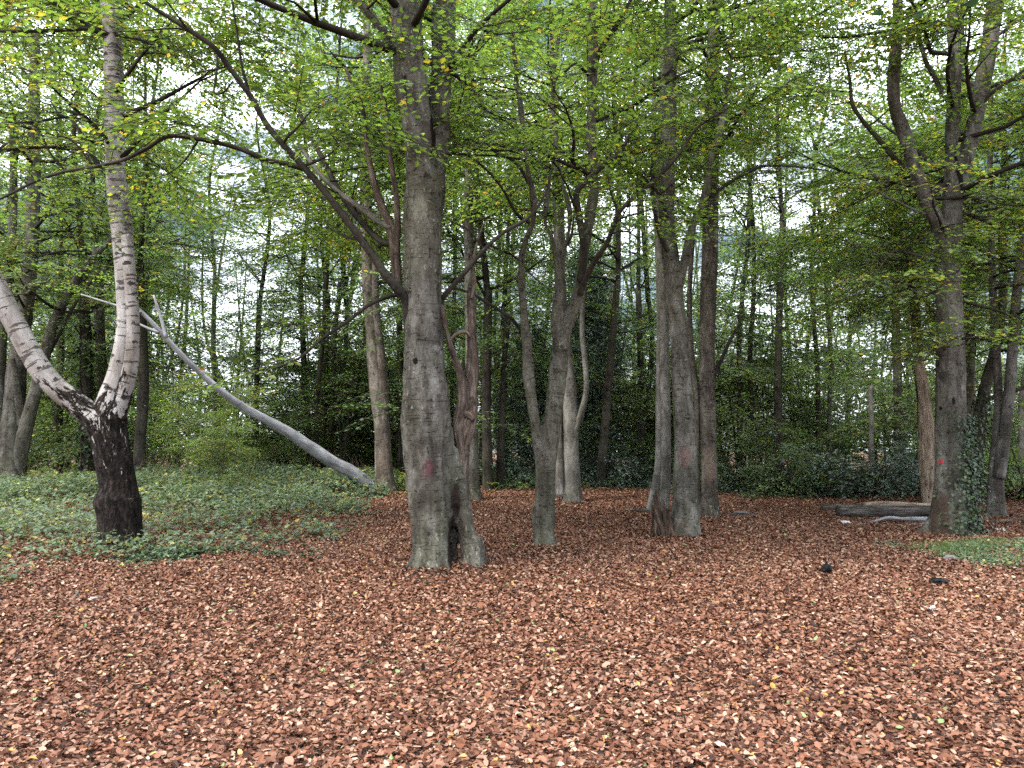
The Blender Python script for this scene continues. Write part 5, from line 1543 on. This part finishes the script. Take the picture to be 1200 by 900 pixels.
log("stick", "bent grey stick lying on the leaves at lower left", [(62, 716, 1.6), (74, 713, 1.8), (83, 706, 1.9), (88, 700, 1.6), (93, 694, 1.3)], 6.75, M_BARK_PALE, .1, 519, .5, 8, "stick")
log("stick", "thin twig lying on the leaves in the middle foreground", [(918, 774, 1.1), (935, 774, 1.2), (950, 773, .8)], 5.25, M_BARK_PALE, .1, 521, 0, 6, "stick")


def plain(name, col, rough=.5, spec=.4, trans=0):
    m, nt, out = new_mat(name); g = NT(nt)
    nz = g.noise(g.objco(), 40, 4, .6)
    c = g.ramp(nz, [(.3, tuple(x * .75 for x in col)), (.7, col)])
    g.l(g.bsdf(c, rough, g.bump(nz, .5, .01), spec), out.inputs[0])
    return m


M_BAG = plain("black_plastic", (.004, .004, .004), .5, .12)
M_PAPER = plain("white_paper", (.48, .47, .45), .7, .2)
M_STONE = plain("pale_stone", (.14, .137, .135), .9, .2)
M_BLUE = plain("blue_wrapper", (.14, .24, .55), .4, .5)


def crumple(name, label, cat, px, py, size, mat, seed, squash=(1, 1, 1), knot=False):
    """a crumpled lump: displaced sphere resting on the ground"""
    Y = 1.6 * F / (py - 500)
    w0, _ = P(px, py, Y)
    base = np.array([w0[0], Y, ground_z(w0[0], Y)[0]])
    nu, nv = 22, 16
    th = np.linspace(0, np.pi, nv); ph = np.linspace(0, 2 * np.pi, nu, endpoint=False)
    T_, P_ = np.meshgrid(th, ph, indexing='ij')
    D = np.stack([np.sin(T_) * np.cos(P_), np.sin(T_) * np.sin(P_), np.cos(T_)], 2).reshape(-1, 3)
    r = 1 + .35 * vnoise(D * 1.7 + seed, seed) + .25 * np.abs(vnoise(D * 4 + seed, seed + 1))
    V = D * r[:, None] * np.array(squash) * size
    V[:, 2] -= V[:, 2].min() + 0.004 - 0.012
    i = np.arange(nv - 1)[:, None] * nu; j = np.arange(nu)[None]; j2 = (j + 1) % nu
    Q = np.stack([i + j, i + nu + j, i + nu + j2, i + j2], 2).reshape(-1, 4)
    o = tag(link(name, mesh_np(name, V, Q, False), mat, None, tuple(base)), label, cat)
    if knot:
        mb = MB()
        for s in (-1, 1):
            q = [[0, 0, V[:, 2].max() - .012, .012], [s * .012, 0, V[:, 2].max() + .02, .005], [s * .03, .01, V[:, 2].max() + .045, .012]]
            tube(mb, smooth_path(q, .01), 7, .3, seed)
        link("knot", mb.mesh("knot", False), mat, o)
    return o


def sheet(name, label, cat, px, py, w, h, mat, seed, rot=0.0):
    """a crumpled scrap of paper or foil on the leaves"""
    Y = 1.6 * F / (py - 500)
    w0, _ = P(px, py, Y)
    base = np.array([w0[0], Y, ground_z(w0[0], Y)[0] + .03])
    n = 9
    U, W_ = np.meshgrid(np.linspace(-.5, .5, n), np.linspace(-.5, .5, n))
    p = np.stack([U.ravel() * w, W_.ravel() * h, 0 * U.ravel()], 1)
    p[:, 2] = .16 * w * vnoise(p * 3.2 / max(w, h) + seed, seed) + .12 * w * np.abs(p[:, 0] / w + .3 * p[:, 1] / h)
    p[:, :2] += .1 * w * np.stack([vnoise(p * 5 / w + 3, seed + 2), vnoise(p * 5 / w + 9, seed + 3)], 1)
    i = np.arange(n - 1)[:, None] * n; j = np.arange(n - 1)[None]
    Q = np.stack([i + j, i + j + 1, i + n + j + 1, i + n + j], 2).reshape(-1, 4)
    o = tag(link(name, mesh_np(name, p, Q, False), mat, None, tuple(base)), label, cat)
    so = o.modifiers.new("thickness", 'SOLIDIFY'); so.thickness = .0015
    o.rotation_euler = (.15, .1, rot)
    return o


crumple("plastic_bag", "small upright black bag on the leaves at right", "bag", 969, 670, .048, M_BAG, 3, (1, .8, 1.15), True)
crumple("plastic_bag", "flat black bag on the leaves near the weedy patch", "bag", 1099, 681, .06, M_BAG, 5, (1.35, .9, .6))
crumple("stone", "small bluish stone in the weeds before the tall right beech", "stone", 1112, 654, .045, M_STONE, 7, (1.5, 1, .7))
crumple("stone", "pale lump on the leaves right of the stout ragged beech", "stone", 869, 603, .06, M_STONE, 9, (1.7, 1, .7))
sheet("paper_scrap", "torn white paper on the leaves before the weedy patch", "paper", 1092, 713, .12, .07, M_PAPER, 11, .3)
sheet("paper_scrap", "white scrap on the leaves in front of the log pile", "paper", 992, 611, .18, .12, M_PAPER, 13, .1)
sheet("paper_scrap", "white scrap on the ground right of the tall right beech", "paper", 1172, 620, .18, .1, M_PAPER, 15, .2)
sheet("wrapper", "grey blue wrapper beside the bent stick at lower left", "wrapper", 112, 702, .11, .08, plain("grey_wrapper", (.34, .37, .45), .4, .5), 17, .5)
sheet("wrapper", "white and blue scrap on the leaves at the bottom left corner", "wrapper", 54, 886, .05, .03, M_BLUE, 19, .4)
sheet("paper_scrap", "small pale scrap on the leaves right of the middle", "paper", 992, 716, .07, .05, M_PAPER, 21, 1.0)


# ------------------------------------------------------------------ the near twig hanging in from a young tree beside the camera
ob_ = np.array([3.35, 2.35, ground_z(3.35, 2.35)[0]])
ot = tag(empty("young_tree", ob_), "big dark blurred leaves hanging into the picture at the top right", "young tree")
mb = MB()
st = smooth_path([[0, 0, -.2, .035], [.02, .05, 1.4, .03], [-.12, .1, 2.8, .022], [-.5, .15, 3.5, .014]], .1)
tube(mb, st, 10); link("trunk", mb.mesh("trunk"), M_BARK_DARK, ot)
tips = [(1128, 6), (1062, 20), (1012, 14), (1080, -30), (1165, -20)]
mb = MB(); LV = []
rg = np.random.default_rng(8)
for k, (px, py) in enumerate(tips):
    w, m = P(px, py, 2.3 + .12 * k)
    q = smooth_path([[*st[-1 - 2 * k][:3], .008], [*(0.5 * (st[-1 - 2 * k][:3] + (w - ob_)) + [0, 0, .12]), .005], [*(w - ob_), .002]], .06)
    tube(mb, q, 5)
    for i in range(6):
        c = q[int(len(q) * (.4 + .58 * i / 5)) - 1, :3]
        a = rg.uniform(2.4, 4.2); s = rg.uniform(.06, .085)
        d = np.array([math.cos(a), math.sin(a) * .6, rg.uniform(-.75, -.1)]); d /= np.linalg.norm(d)
        n_ = np.cross(d, np.array([.2, -.5, .8]) + rg.normal(0, .3, 3)); n_ /= np.linalg.norm(n_)
        f = np.cross(d, n_) * .008
        LV += [[c, c + d * s * .28 + n_ * s * .26 + f, c + d * s * .65 + n_ * s * .24 + f, c + d * s], [c, c + d * s, c + d * s * .65 - n_ * s * .24 + f, c + d * s * .28 - n_ * s * .26 + f]]
link("branch", mb.mesh("branch"), M_TWIG, ot)
LV = np.array(LV)
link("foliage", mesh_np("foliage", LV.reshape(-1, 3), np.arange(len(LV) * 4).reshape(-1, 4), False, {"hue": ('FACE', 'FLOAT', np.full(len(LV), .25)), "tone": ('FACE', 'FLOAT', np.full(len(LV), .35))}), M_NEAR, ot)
